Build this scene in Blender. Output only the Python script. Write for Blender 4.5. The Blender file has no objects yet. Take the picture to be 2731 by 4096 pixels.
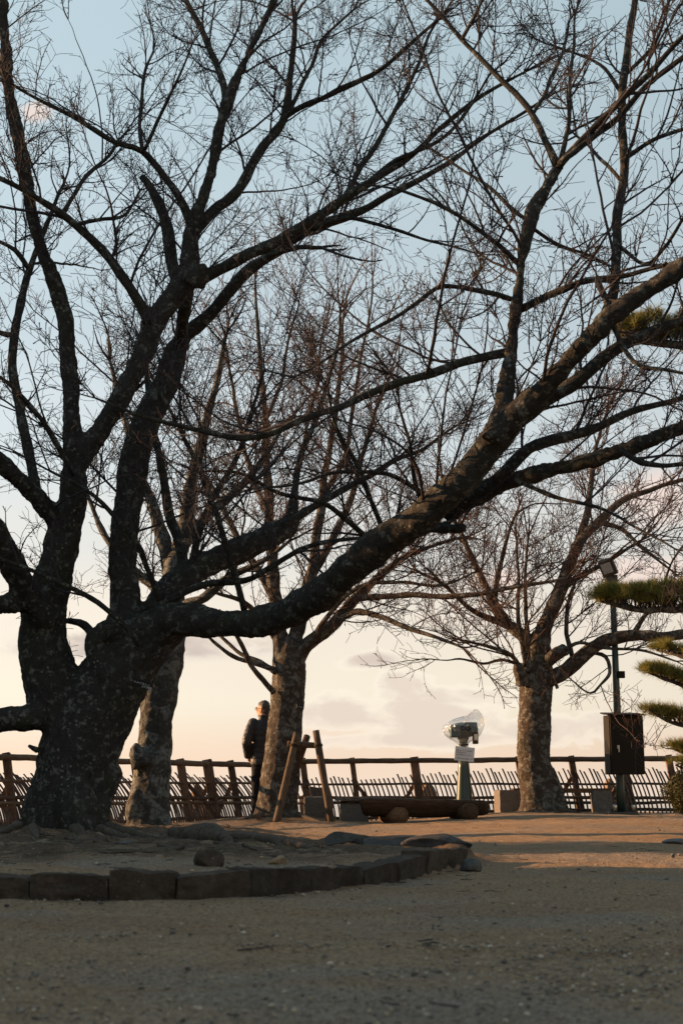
import bpy, bmesh, math, random
import numpy as np
from mathutils import Vector, Matrix, noise as mnoise

# ------------------------------------------------------------------ camera
SC = bpy.context.scene
COL = SC.collection
W0, H0 = 2731.0, 4096.0
F = 5700.0                       # focal length in photograph pixels
EYE = 0.40
YH = 3195.0                      # horizon row
PITCH = math.atan((YH - H0 / 2) / F)
CP, SP = math.cos(PITCH), math.sin(PITCH)
cam_d = bpy.data.cameras.new('camera')
cam = bpy.data.objects.new('camera', cam_d)
COL.objects.link(cam)
cam.location = (0, 0, EYE)
cam.rotation_euler = (math.pi / 2 + PITCH, 0, 0)
cam_d.sensor_fit = 'VERTICAL'
cam_d.sensor_height = 23.5
cam_d.sensor_width = 15.67
cam_d.lens = F / H0 * 23.5
cam_d.clip_start = 0.05
cam_d.clip_end = 60000
cam_d.dof.use_dof = True
cam_d.dof.focus_distance = 20.5
cam_d.dof.aperture_fstop = 4.0
SC.camera = cam

# ------------------------------------------------------------------ light
SUN_EL = math.radians(14.0)
SUN_FROM = Vector((-1.0, 0.30, 0)).normalized()      # horizontal direction towards the sun
world = bpy.data.worlds.new('World')
SC.world = world
world.use_nodes = True
world.cycles.sampling_method = 'MANUAL'
world.cycles.sample_map_resolution = 512

sun_d = bpy.data.lights.new('sun', 'SUN')
sun_d.energy = 5.0
sun_d.angle = math.radians(0.6)
sun_d.color = (1.0, 0.56, 0.27)
sun = bpy.data.objects.new('sun', sun_d)
COL.objects.link(sun)
to_sun = Vector((SUN_FROM.x * math.cos(SUN_EL), SUN_FROM.y * math.cos(SUN_EL), math.sin(SUN_EL)))
sun.rotation_euler = to_sun.to_track_quat('Z', 'Y').to_euler()
sun.location = (-30, 20, 20)

SC.view_settings.view_transform = 'Standard'
SC.view_settings.look = 'None'
SC.view_settings.exposure = 1.15
SC.view_settings.gamma = 1.0
SC.view_settings.use_curve_mapping = False
SC.cycles.use_denoising = True
SC.cycles.max_bounces = 5
SC.cycles.diffuse_bounces = 2
SC.cycles.glossy_bounces = 2
SC.cycles.transmission_bounces = 2
SC.cycles.transparent_max_bounces = 24
SC.cycles.caustics_reflective = False
SC.cycles.caustics_refractive = False

def srgb(r, g, b):
    def c(v):
        v /= 255.0
        return v / 12.92 if v <= 0.04045 else ((v + 0.055) / 1.055) ** 2.4
    return (c(r), c(g), c(b), 1.0)

def pix_dir(px, py):
    xc, yc = (px - W0 / 2) / F, (H0 / 2 - py) / F
    return Vector((xc, CP - yc * SP, SP + yc * CP))

def P(px, py, d):
    """world point seen at pixel (px, py) at forward distance d"""
    v = pix_dir(px, py)
    s = d / v.y
    return Vector((v.x * s, d, EYE + v.z * s))

def depth_c(p):
    return p[1] * CP + (p[2] - EYE) * SP

def ang(px, py):
    v = pix_dir(px, py).normalized()
    return math.atan2(v.x, v.y), math.asin(v.z)

# ---- sky: Nishita under a thin veil of haze, with clouds fixed on the sky sphere
def build_sky():
    nt = world.node_tree
    N, L = nt.nodes, nt.links
    N.clear()
    def nd(t, **kw):
        n = N.new(t)
        for k, v in kw.items():
            setattr(n, k, v)
        return n
    def put(s, v):
        if isinstance(v, bpy.types.NodeSocket):
            L.new(v, s)
        else:
            s.default_value = v
    def m(op, a, b=None, c=None, clamp=False):
        n = nd('ShaderNodeMath', operation=op)
        n.use_clamp = clamp
        for i, v in enumerate((a, b, c)):
            if v is not None:
                put(n.inputs[i], v)
        return n.outputs[0]
    def mix(fac, a, b, mode='MIX'):
        n = nd('ShaderNodeMix', data_type='RGBA', blend_type=mode)
        put(n.inputs[0], fac); put(n.inputs[6], a); put(n.inputs[7], b)
        return n.outputs[2]
    def rng(v, a, b, c=0.0, d=1.0, smooth=True):
        n = nd('ShaderNodeMapRange', interpolation_type='SMOOTHSTEP' if smooth else 'LINEAR')
        put(n.inputs[0], v)
        for i, q in zip((1, 2, 3, 4), (a, b, c, d)):
            put(n.inputs[i], q)
        return n.outputs[0]
    tc = nd('ShaderNodeTexCoord')
    sep = nd('ShaderNodeSeparateXYZ')
    L.new(tc.outputs['Generated'], sep.inputs[0])
    x, y, z = sep.outputs
    el = m('ARCSINE', z)
    az = m('ARCTAN2', x, y)
    sky = nd('ShaderNodeTexSky', sky_type='NISHITA')
    sky.sun_disc = False
    sky.sun_elevation = SUN_EL
    sky.sun_rotation = math.atan2(SUN_FROM.x, SUN_FROM.y)
    sky.air_density = 1.0
    sky.dust_density = 1.2
    sky.ozone_density = 1.2
    nish = mix(1.0, sky.outputs[0], (0.10, 0.10, 0.10, 1), 'MULTIPLY')
    ramp = nd('ShaderNodeValToRGB')
    ramp.color_ramp.interpolation = 'EASE'
    stops = [(0.0, srgb(254, 232, 212)), (1.4, srgb(253, 225, 199)), (4.0, srgb(255, 243, 221)), (7.0, srgb(251, 239, 222)),
             (10.0, srgb(233, 232, 226)), (14.0, srgb(218, 228, 231)), (20.0, srgb(200, 216, 223)), (31.0, srgb(190, 211, 220)),
             (50.0, srgb(150, 178, 196)), (90.0, srgb(120, 150, 175))]
    cr = ramp.color_ramp
    while len(cr.elements) > 2:
        cr.elements.remove(cr.elements[-1])
    for i, (dg, c) in enumerate(stops):
        e = cr.elements[i] if i < 2 else cr.elements.new(dg / 90.0)
        e.position = dg / 90.0
        e.color = c
    L.new(m('DIVIDE', m('MAXIMUM', el, 0.0), math.pi / 2), ramp.inputs[0])
    # darker away from the sun, brighter towards it
    side = rng(az, -0.9, 0.9, 1.30, 0.70, smooth=False)
    veil = mix(1.0, ramp.outputs[0], nd('ShaderNodeCombineColor').outputs[0], 'MULTIPLY')
    cc = [n for n in N if n.type == 'COMBINE_COLOR'][0]
    for i in range(3):
        L.new(side, cc.inputs[i])
    col = mix(0.93, nish, veil)
    # cloud field
    vec = nd('ShaderNodeCombineXYZ')
    L.new(m('MULTIPLY', az, 1.0), vec.inputs[0]); L.new(m('MULTIPLY', el, 2.0), vec.inputs[1])
    def noise(scale, detail=6, rough=0.55, off=0.0, dist=0.0):
        n = nd('ShaderNodeTexNoise', noise_dimensions='3D')
        n.inputs['Scale'].default_value = scale
        n.inputs['Detail'].default_value = detail
        n.inputs['Roughness'].default_value = rough
        n.inputs['Distortion'].default_value = dist
        mp = nd('ShaderNodeVectorMath', operation='ADD')
        L.new(vec.outputs[0], mp.inputs[0])
        mp.inputs[1].default_value = (off, off * 0.7, off * 1.3)
        L.new(mp.outputs[0], n.inputs['Vector'])
        return n.outputs[0]
    fine = noise(26, 5, 0.58, 0.0, 0.4)
    big = noise(7, 2, 0.5, 3.1)
    def blob(px, py, sx, sy, off=0.0):
        u0, e0 = ang(px, py)
        su, se = sx / F, sy / F
        du = m('DIVIDE', m('SUBTRACT', az, u0), su)
        de = m('DIVIDE', m('SUBTRACT', el, e0), se)
        r2 = m('ADD', m('MULTIPLY', du, du), m('MULTIPLY', de, de))
        return m('POWER', 2.718, m('MULTIPLY', r2, -1.0))
    # grey banks and cumulus low over the sea
    body = None
    for b in [(560, 2575, 640, 66), (1500, 2640, 140, 42), (1720, 2870, 330, 110), (1600, 2750, 120, 80), (1870, 2790, 290, 55),
              (1350, 2850, 190, 75), (2230, 2915, 270, 62), (1700, 2960, 420, 40), (3300, 2700, 420, 90), (-700, 2750, 400, 60)]:
        g = blob(*b)
        body = g if body is None else m('MAXIMUM', body, g)
    dens = m('ADD', body, m('MULTIPLY', m('SUBTRACT', fine, 0.5), 1.9))
    a_grey = m('MULTIPLY', rng(dens, 0.36, 0.88), rng(body, 0.08, 0.3))
    edge = m('MULTIPLY', rng(dens, 0.22, 0.45), rng(body, 0.05, 0.25))
    col = mix(m('MULTIPLY', edge, 0.55), col, (1.02, 0.93, 0.78, 1))
    col = mix(m('MULTIPLY', a_grey, 0.78), col, srgb(229, 212, 197))
    bank = m('MULTIPLY', rng(blob(560, 2590, 640, 60), 0.25, 0.8), rng(fine, 0.3, 0.6))
    col = mix(m('MULTIPLY', bank, 0.6), col, srgb(190, 180, 174))
    sm = m('MULTIPLY', rng(blob(1500, 2640, 120, 34), 0.2, 0.9), 1.0)
    col = mix(m('MULTIPLY', sm, 0.5), col, srgb(205, 190, 182))
    # pale sunlit cloud puffs higher up
    wh = None
    for b in [(2620, 1990, 210, 150), (2560, 2290, 260, 90), (150, 450, 100, 55), (2000, 2330, 170, 60), (3400, 1700, 500, 160), (-900, 1200, 380, 90)]:
        g = blob(*b)
        wh = g if wh is None else m('MAXIMUM', wh, g)
    wd = rng(m('ADD', wh, m('MULTIPLY', m('SUBTRACT', fine, 0.5), 1.3)), 0.35, 0.95)
    wd = m('MULTIPLY', wd, rng(wh, 0.05, 0.3))
    col = mix(m('MULTIPLY', wd, 0.75), col, srgb(250, 226, 213))
    # faint uneven haze everywhere near the horizon
    hz = m('MULTIPLY', rng(big, 0.4, 0.75), rng(el, 0.30, 0.05))
    col = mix(m('MULTIPLY', hz, 0.18), col, srgb(238, 218, 208))
    bg = nd('ShaderNodeBackground')
    bg.inputs[1].default_value = 0.45
    L.new(col, bg.inputs[0])
    out = nd('ShaderNodeOutputWorld')
    L.new(bg.outputs[0], out.inputs[0])
build_sky()

# ------------------------------------------------------------------ helpers
rs = np.random.RandomState(7)
random.seed(7)

def smooth(a, b, v):
    t = np.clip((v - a) / (b - a), 0, 1)
    return t * t * (3 - 2 * t)

def mesh_np(name, verts, faces):
    """verts (n,3), faces list of tuples or int array (m,k)"""
    me = bpy.data.meshes.new(name)
    verts = np.asarray(verts, dtype=np.float32)
    if isinstance(faces, np.ndarray):
        k = faces.shape[1]
        me.vertices.add(len(verts)); me.vertices.foreach_set('co', verts.ravel())
        me.loops.add(faces.size); me.loops.foreach_set('vertex_index', faces.ravel().astype(np.int32))
        me.polygons.add(len(faces))
        me.polygons.foreach_set('loop_start', np.arange(0, faces.size, k, dtype=np.int32))
        me.polygons.foreach_set('loop_total', np.full(len(faces), k, dtype=np.int32))
        me.update(calc_edges=True)
    else:
        me.from_pydata([tuple(v) for v in verts], [], faces)
        me.update()
    return me

def link(name, me, mat=None, parent=None, smooth_shade=False):
    o = bpy.data.objects.new(name, me)
    COL.objects.link(o)
    if me is not None and mat is not None:
        me.materials.clear()
        me.materials.append(mat)
    if me is not None and smooth_shade:
        me.polygons.foreach_set('use_smooth', np.ones(len(me.polygons), dtype=bool))
    if parent is not None:
        o.parent = parent
    return o

def tag(o, label, cat, group=None):
    o['label'] = label
    o['category'] = cat
    if group:
        o['group'] = group
    return o

def empty(name, loc, label=None, cat=None, group=None, rotz=0.0):
    o = bpy.data.objects.new(name, None)
    o.empty_display_size = 0.1
    COL.objects.link(o)
    o.location = loc
    o.rotation_euler = (0, 0, rotz)
    if label:
        tag(o, label, cat, group)
    return o

class MB:
    """collects shapes (world or local coordinates) into one mesh"""
    def __init__(self):
        self.v, self.f = [], []
    def add(self, v, f):
        n = len(self.v)
        self.v += [tuple(p) for p in v]
        self.f += [tuple(i + n for i in q) for q in f]
        return self
    def box(self, c, s, rot=None, jit=0.0):
        hx, hy, hz = s[0] / 2, s[1] / 2, s[2] / 2
        pts = []
        for zz in (-hz, hz):
            for xx, yy in ((-hx, -hy), (hx, -hy), (hx, hy), (-hx, hy)):
                p = Vector((xx + random.uniform(-jit, jit), yy + random.uniform(-jit, jit), zz))
                if rot is not None:
                    p = rot @ p
                pts.append(p + Vector(c))
        return self.add(pts, [(0, 3, 2, 1), (4, 5, 6, 7), (0, 1, 5, 4), (1, 2, 6, 5), (2, 3, 7, 6), (3, 0, 4, 7)])
    def tube(self, pts, rad, sides=8, cap=True, squash=None, wob=0.0, wl=5.0):
        v, f = tube(pts, rad, sides, cap, squash, wob, wl)
        return self.add(v, f)
    def beam(self, a, b, w, h, up=(0, 0, 1)):
        """square-section bar from a to b"""
        a, b = Vector(a), Vector(b)
        t = (b - a).normalized()
        s = t.cross(Vector(up))
        if s.length < 1e-4:
            s = t.cross(Vector((0, 1, 0)))
        s.normalize()
        u = s.cross(t)
        pts = []
        for q in (a, b):
            for i, j in ((-1, -1), (1, -1), (1, 1), (-1, 1)):
                pts.append(q + s * (i * w / 2) + u * (j * h / 2))
        return self.add(pts, [(0, 3, 2, 1), (4, 5, 6, 7), (0, 1, 5, 4), (1, 2, 6, 5), (2, 3, 7, 6), (3, 0, 4, 7)])
    def sphere(self, c, r, seg=12, ring=8):
        r = (r, r, r) if not hasattr(r, '__len__') else r
        v, f = [], []
        for i in range(ring + 1):
            th = math.pi * i / ring
            for j in range(seg):
                ph = 2 * math.pi * j / seg
                v.append((c[0] + r[0] * math.sin(th) * math.cos(ph), c[1] + r[1] * math.sin(th) * math.sin(ph), c[2] + r[2] * math.cos(th)))
        for i in range(ring):
            for j in range(seg):
                k = (j + 1) % seg
                f.append((i * seg + j, (i + 1) * seg + j, (i + 1) * seg + k, i * seg + k))
        return self.add(v, f)
    def mesh(self, name):
        me = bpy.data.meshes.new(name)
        me.from_pydata(self.v, [], self.f)
        me.update()
        return me
    def build(self, name, mat, parent=None, smooth_shade=False, bevel=0.0, local=None):
        me = self.mesh(name)
        if local is not None:
            me.transform(Matrix.Translation(-Vector(local)))
        if bevel > 0:
            bm = bmesh.new(); bm.from_mesh(me)
            bmesh.ops.remove_doubles(bm, verts=bm.verts, dist=1e-5)
            bmesh.ops.bevel(bm, geom=list(bm.edges), offset=bevel, segments=2, affect='EDGES', profile=0.6)
            bm.to_mesh(me); bm.free()
        return link(name, me, mat, parent, smooth_shade)

def catmull(pts, step):
    """resample control rows (any width) with a Catmull-Rom spline at ~step (measured on the first three columns)"""
    p = np.asarray(pts, dtype=float)
    if len(p) == 2:
        p = np.vstack([p[0], (p[0] + p[1]) / 2, p[1]])
    q = np.vstack([2 * p[0] - p[1], p, 2 * p[-1] - p[-2]])
    out = []
    for i in range(1, len(q) - 2):
        a, b, c, d = q[i - 1], q[i], q[i + 1], q[i + 2]
        n = max(1, int(np.linalg.norm((c - b)[:3]) / step + 0.5))
        t = np.linspace(0, 1, n, endpoint=False)[:, None]
        out.append(0.5 * ((2 * b) + (c - a) * t + (2 * a - 5 * b + 4 * c - d) * t * t + (3 * b - a - 3 * c + d) * t ** 3))
    out.append(q[-2][None])
    return np.vstack(out)

def frames(pts):
    p = np.asarray(pts, dtype=float)
    t = np.gradient(p, axis=0)
    t /= np.linalg.norm(t, axis=1)[:, None] + 1e-9
    ref = np.array([0.31, 0.85, 0.42]) if abs(t[0] @ np.array([0.31, 0.85, 0.42])) < 0.9 else np.array([1.0, 0, 0])
    u = np.zeros_like(p); w = np.zeros_like(p)
    for i in range(len(p)):
        r = ref - t[i] * (ref @ t[i])
        r /= np.linalg.norm(r) + 1e-9
        u[i] = r; w[i] = np.cross(t[i], r); ref = r
    return t, u, w

def tube(pts, rad, sides=8, cap=True, squash=None, wob=0.0, wl=5.0):
    p = np.asarray(pts, dtype=float)
    n = len(p)
    rad = np.broadcast_to(np.asarray(rad, dtype=float), (n,)).copy()
    t, u, w = frames(p)
    a = np.linspace(0, 2 * math.pi, sides, endpoint=False)
    r = rad[:, None] * np.ones((1, sides))
    if wob:
        ph = random.uniform(0, 50)
        arc = np.concatenate([[0], np.cumsum(np.linalg.norm(np.diff(p, axis=0), axis=1))]) / (wl * float(np.mean(rad)))
        for i in range(n):
            for j in range(sides):
                r[i, j] *= 1 + wob * (mnoise.noise((math.cos(a[j]) * 1.2 + ph, math.sin(a[j]) * 1.2, arc[i] + ph)) + 0.5 * mnoise.noise((math.cos(a[j]) * 3 + ph, math.sin(a[j]) * 3, arc[i] * 2.5 + ph)))
    sx, sy = squash or (1, 1)
    v = p[:, None, :] + r[..., None] * (np.cos(a)[None, :, None] * u[:, None, :] * sx + np.sin(a)[None, :, None] * w[:, None, :] * sy)
    v = v.reshape(-1, 3)
    f = []
    for i in range(n - 1):
        for j in range(sides):
            k = (j + 1) % sides
            f.append((i * sides + j, i * sides + k, (i + 1) * sides + k, (i + 1) * sides + j))
    if cap:
        f.append(tuple(range(sides - 1, -1, -1)))
        f.append(tuple(range((n - 1) * sides, n * sides)))
    return [tuple(q) for q in v], f

def remesh(me, voxel, smooth_it=4, fac=0.5):
    """one continuous skin over overlapping closed shapes"""
    o = bpy.data.objects.new('remesh_work', me)
    COL.objects.link(o)
    md = o.modifiers.new('r', 'REMESH'); md.mode = 'VOXEL'; md.voxel_size = voxel; md.use_smooth_shade = True
    if smooth_it:
        s = o.modifiers.new('s', 'SMOOTH'); s.factor = fac; s.iterations = smooth_it
    dg = bpy.context.evaluated_depsgraph_get()
    out = bpy.data.meshes.new_from_object(o.evaluated_get(dg))
    bpy.data.objects.remove(o)
    out.polygons.foreach_set('use_smooth', np.ones(len(out.polygons), dtype=bool))
    return out

def displace(me, layers, seed=0.0):
    """layers: (frequency vector, amplitude)"""
    n = len(me.vertices)
    co = np.empty(n * 3, dtype=np.float32); me.vertices.foreach_get('co', co); co = co.reshape(-1, 3)
    no = np.empty(n * 3, dtype=np.float32); me.vertex_normals.foreach_get('vector', no); no = no.reshape(-1, 3)
    d = np.zeros(n)
    for fr, amp in layers:
        q = co * np.asarray(fr, dtype=float) + seed
        d += amp * np.array([mnoise.noise(tuple(x)) for x in q.tolist()])
    me.vertices.foreach_set('co', (co + no * d[:, None]).astype(np.float32).ravel())
    me.update()

# ------------------------------------------------------------------ materials
def new_mat(name):
    m = bpy.data.materials.new(name)
    m.use_nodes = True
    nt = m.node_tree
    return m, nt.nodes, nt.links, nt.nodes['Principled BSDF']

class NT:
    def __init__(self, m):
        self.N, self.L = m.node_tree.nodes, m.node_tree.links
        self.co = self.N.new('ShaderNodeTexCoord').outputs['Object']
        self.geo = self.N.new('ShaderNodeNewGeometry')
    def put(self, s, v):
        if isinstance(v, bpy.types.NodeSocket):
            self.L.new(v, s)
        else:
            s.default_value = v
    def scale(self, v, sc):
        n = self.N.new('ShaderNodeMapping')
        self.L.new(v, n.inputs[0]); n.inputs['Scale'].default_value = sc
        return n.outputs[0]
    def noise(self, scale, detail=5, rough=0.55, vec=None, dist=0.0):
        n = self.N.new('ShaderNodeTexNoise')
        n.inputs['Scale'].default_value = scale; n.inputs['Detail'].default_value = detail
        n.inputs['Roughness'].default_value = rough; n.inputs['Distortion'].default_value = dist
        self.L.new(vec or self.co, n.inputs['Vector'])
        return n.outputs[0]
    def voronoi(self, scale, vec=None, feature='F1', out='Distance'):
        n = self.N.new('ShaderNodeTexVoronoi'); n.feature = feature
        n.inputs['Scale'].default_value = scale
        self.L.new(vec or self.co, n.inputs['Vector'])
        return n.outputs[out]
    def wave(self, scale, dist, vec, direction='X'):
        n = self.N.new('ShaderNodeTexWave'); n.bands_direction = direction
        n.inputs['Scale'].default_value = scale; n.inputs['Distortion'].default_value = dist
        n.inputs['Detail'].default_value = 3
        self.L.new(vec, n.inputs['Vector'])
        return n.outputs['Fac'] if 'Fac' in n.outputs else n.outputs[1]
    def ramp(self, fac, stops, interp='LINEAR'):
        n = self.N.new('ShaderNodeValToRGB'); cr = n.color_ramp; cr.interpolation = interp
        while len(cr.elements) > 2:
            cr.elements.remove(cr.elements[-1])
        for i, (p, c) in enumerate(stops):
            e = cr.elements[i] if i < 2 else cr.elements.new(p)
            e.position = p; e.color = tuple(c) + (1,) if len(c) == 3 else c
        self.put(n.inputs[0], fac)
        return n.outputs[0]
    def rng(self, v, a, b, c=0.0, d=1.0):
        n = self.N.new('ShaderNodeMapRange'); n.interpolation_type = 'SMOOTHSTEP'
        self.put(n.inputs[0], v)
        for i, q in zip((1, 2, 3, 4), (a, b, c, d)):
            self.put(n.inputs[i], q)
        return n.outputs[0]
    def mix(self, fac, a, b, mode='MIX'):
        n = self.N.new('ShaderNodeMix'); n.data_type = 'RGBA'; n.blend_type = mode
        for i, v in ((0, fac), (6, a), (7, b)):
            if isinstance(v, tuple) and len(v) == 3:
                v = v + (1,)
            self.put(n.inputs[i], v)
        return n.outputs[2]
    def math(self, op, a, b=None):
        n = self.N.new('ShaderNodeMath'); n.operation = op
        self.put(n.inputs[0], a)
        if b is not None:
            self.put(n.inputs[1], b)
        return n.outputs[0]
    def bump(self, h, strength, dist, bsdf, prev=None):
        n = self.N.new('ShaderNodeBump'); n.inputs['Strength'].default_value = strength; n.inputs['Distance'].default_value = dist
        self.L.new(h, n.inputs['Height'])
        if prev is not None:
            self.L.new(prev, n.inputs['Normal'])
        if bsdf is not None:
            self.L.new(n.outputs[0], bsdf.inputs['Normal'])
        return n.outputs[0]

def bark_mat(name, dark, mid, lichen, amount, scale=1.0):
    m, N, L, b = new_mat(name)
    t = NT(m)
    n1 = t.noise(9 * scale, 6, 0.65)
    n2 = t.noise(38 * scale, 5, 0.7)
    lent = t.noise(14 * scale, 4, 0.6, t.scale(t.co, (1, 1, 6)))
    col = t.ramp(n1, [(0.3, dark), (0.7, mid)])
    col = t.mix(t.math('MULTIPLY', t.rng(n2, 0.35, 0.65), 0.6), col, tuple(c * 0.5 for c in dark))
    pat = t.noise(7.5 * scale, 8, 0.66, dist=0.35)
    patch = t.math('MULTIPLY', t.rng(pat, 0.52 - amount, 0.66 - amount), t.rng(t.noise(30 * scale, 4, 0.6), 0.3, 0.52))
    spots = t.rng(t.math('ADD', t.voronoi(13 * scale), t.math('MULTIPLY', n2, 0.22)), 0.42, 0.32)
    spots = t.math('MULTIPLY', spots, t.rng(t.noise(2.2 * scale), 0.50, 0.62))
    fac = t.math('MINIMUM', t.math('ADD', patch, spots), 1.0)
    lc = t.mix(n2, lichen, tuple(c * 0.6 for c in lichen))
    col = t.mix(t.math('MULTIPLY', fac, 0.85), col, lc)
    moss = t.rng(t.noise(2.1, 5, 0.6), 0.50, 0.72)
    col = t.mix(t.math('MULTIPLY', moss, 0.35), col, (0.05, 0.055, 0.022))
    L.new(col, b.inputs['Base Color'])
    b.inputs['Roughness'].default_value = 0.9
    b.inputs['Specular IOR Level'].default_value = 0.15
    h = t.math('ADD', t.math('MULTIPLY', n2, 0.6), t.math('ADD', t.math('MULTIPLY', lent, 0.5), t.math('MULTIPLY', fac, 0.35)))
    t.bump(h, 0.9, 0.025, b)
    return m

def plain_mat(name, col, rough=0.7, spec=0.3, metal=0.0, var=0.15, scale=20, bump=0.0):
    m, N, L, b = new_mat(name)
    t = NT(m)
    n = t.noise(scale, 5, 0.6)
    lo = tuple(c * (1 - var) for c in col); hi = tuple(min(1, c * (1 + var)) for c in col)
    L.new(t.ramp(n, [(0.3, lo), (0.7, hi)]), b.inputs['Base Color'])
    b.inputs['Roughness'].default_value = rough
    b.inputs['Specular IOR Level'].default_value = spec
    b.inputs['Metallic'].default_value = metal
    if bump:
        t.bump(n, bump, 0.01, b)
    return m

def wood_mat(name, a, bcol, axis_scale, rough=0.8):
    m, N, L, b = new_mat(name)
    t = NT(m)
    g = t.noise(6, 6, 0.65, t.scale(t.co, axis_scale), 0.3)
    n = t.noise(3, 4, 0.6)
    rnd = t.N.new('ShaderNodeObjectInfo').outputs['Random']
    col = t.ramp(g, [(0.3, a), (0.7, bcol)])
    col = t.mix(t.math('MULTIPLY', t.rng(n, 0.45, 0.7), 0.5), col, tuple(0.55 * c for c in a))
    col = t.mix(1.0, col, t.ramp(rnd, [(0.0, (0.65, 0.65, 0.65)), (1.0, (1.2, 1.15, 1.1))]), 'MULTIPLY')
    crack = t.rng(t.noise(9, 3, 0.5, t.scale(t.co, axis_scale), 0.2), 0.40, 0.34)
    col = t.mix(crack, col, (0.02, 0.015, 0.012))
    L.new(col, b.inputs['Base Color'])
    b.inputs['Roughness'].default_value = rough
    b.inputs['Specular IOR Level'].default_value = 0.2
    t.bump(g, 0.6, 0.012, b)
    return m

M = {}
M['bark_near'] = bark_mat('bark_near', (0.028, 0.026, 0.023), (0.068, 0.063, 0.056), (0.25, 0.255, 0.22), 0.005, 1.7)
M['bark_mid'] = bark_mat('bark_mid', (0.04, 0.038, 0.035), (0.10, 0.095, 0.085), (0.26, 0.27, 0.25), 0.07)
M['bark_far'] = bark_mat('bark_far', (0.045, 0.036, 0.030), (0.115, 0.090, 0.070), (0.27, 0.265, 0.23), 0.05, 1.3)
M['twig_near'] = plain_mat('twig_near', (0.050, 0.043, 0.045), 0.85, 0.1)
M['twig_far'] = plain_mat('twig_far', (0.080, 0.053, 0.045), 0.8, 0.1)
M['post_wood'] = wood_mat('post_wood', (0.09, 0.055, 0.035), (0.20, 0.13, 0.085), (8, 8, 1))
M['pole_wood'] = wood_mat('pole_wood', (0.065, 0.047, 0.032), (0.15, 0.11, 0.075), (7, 7, 0.8))
M['rail_wood'] = wood_mat('rail_wood', (0.09, 0.065, 0.045), (0.19, 0.14, 0.10), (0.8, 7, 7))
M['slat_wood'] = wood_mat('slat_wood', (0.075, 0.053, 0.043), (0.16, 0.115, 0.092), (8, 8, 1))
M['log_wood'] = wood_mat('log_wood', (0.035, 0.022, 0.015), (0.12, 0.07, 0.04), (1, 8, 8), 0.85)
M['log_cut'] = wood_mat('log_cut', (0.09, 0.05, 0.028), (0.20, 0.115, 0.065), (6, 2, 6), 0.85)
M['plank_wood'] = wood_mat('plank_wood', (0.13, 0.10, 0.08), (0.24, 0.19, 0.155), (1, 9, 9))
M['root_bark'] = plain_mat('root_bark', (0.085, 0.07, 0.055), 0.9, 0.1, 0.0, 0.5, 22, 0.8)
M['metal_green'] = plain_mat('metal_green', (0.022, 0.042, 0.032), 0.30, 0.5, 0.0, 0.2, 60)
M['metal_teal'] = plain_mat('metal_teal', (0.075, 0.12, 0.125), 0.4, 0.5, 0.0, 0.35, 30, 0.3)
M['metal_dark'] = plain_mat('metal_dark', (0.035, 0.034, 0.03), 0.35, 0.5, 0.0, 0.1, 30)
M['cabinet_paint'] = plain_mat('cabinet_paint', (0.016, 0.0125, 0.008), 0.6, 0.12, 0.0, 0.06, 14)
M['chrome'] = plain_mat('chrome', (0.5, 0.46, 0.38), 0.3, 0.5, 1.0)
M['glass_lens'] = plain_mat('glass_lens', (0.35, 0.36, 0.36), 0.2, 0.5)
M['granite'] = plain_mat('granite', (0.155, 0.138, 0.12), 0.85, 0.2, 0.0, 0.45, 90, 0.5)
M['rope'] = plain_mat('rope', (0.05, 0.04, 0.03), 0.9, 0.1)
M['paper'] = plain_mat('paper', (0.80, 0.78, 0.77), 0.7, 0.2, 0.0, 0.02)
M['ink'] = plain_mat('ink', (0.06, 0.06, 0.075), 0.7, 0.1)
M['sign_black'] = plain_mat('sign_black', (0.012, 0.012, 0.012), 0.5, 0.3)
M['sign_white'] = plain_mat('sign_white', (0.7, 0.7, 0.68), 0.6, 0.3)
M['skin'] = plain_mat('skin', (0.42, 0.24, 0.16), 0.6, 0.3, 0, 0.05)
M['hair'] = plain_mat('hair', (0.075, 0.068, 0.06), 0.6, 0.3, 0, 0.5, 120, 0.5)
M['jacket'] = plain_mat('jacket', (0.028, 0.027, 0.031), 0.55, 0.35, 0, 0.2, 25)
M['trousers'] = plain_mat('trousers', (0.018, 0.018, 0.022), 0.9, 0.1, 0, 0.2)
M['shoe'] = plain_mat('shoe', (0.02, 0.018, 0.016), 0.5, 0.3)
M['plaster'] = plain_mat('plaster', (0.72, 0.70, 0.66), 0.9, 0.1, 0, 0.05, 3)
M['roof_tile'] = plain_mat('roof_tile', (0.09, 0.095, 0.10), 0.6, 0.3, 0, 0.2, 8)

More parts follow.
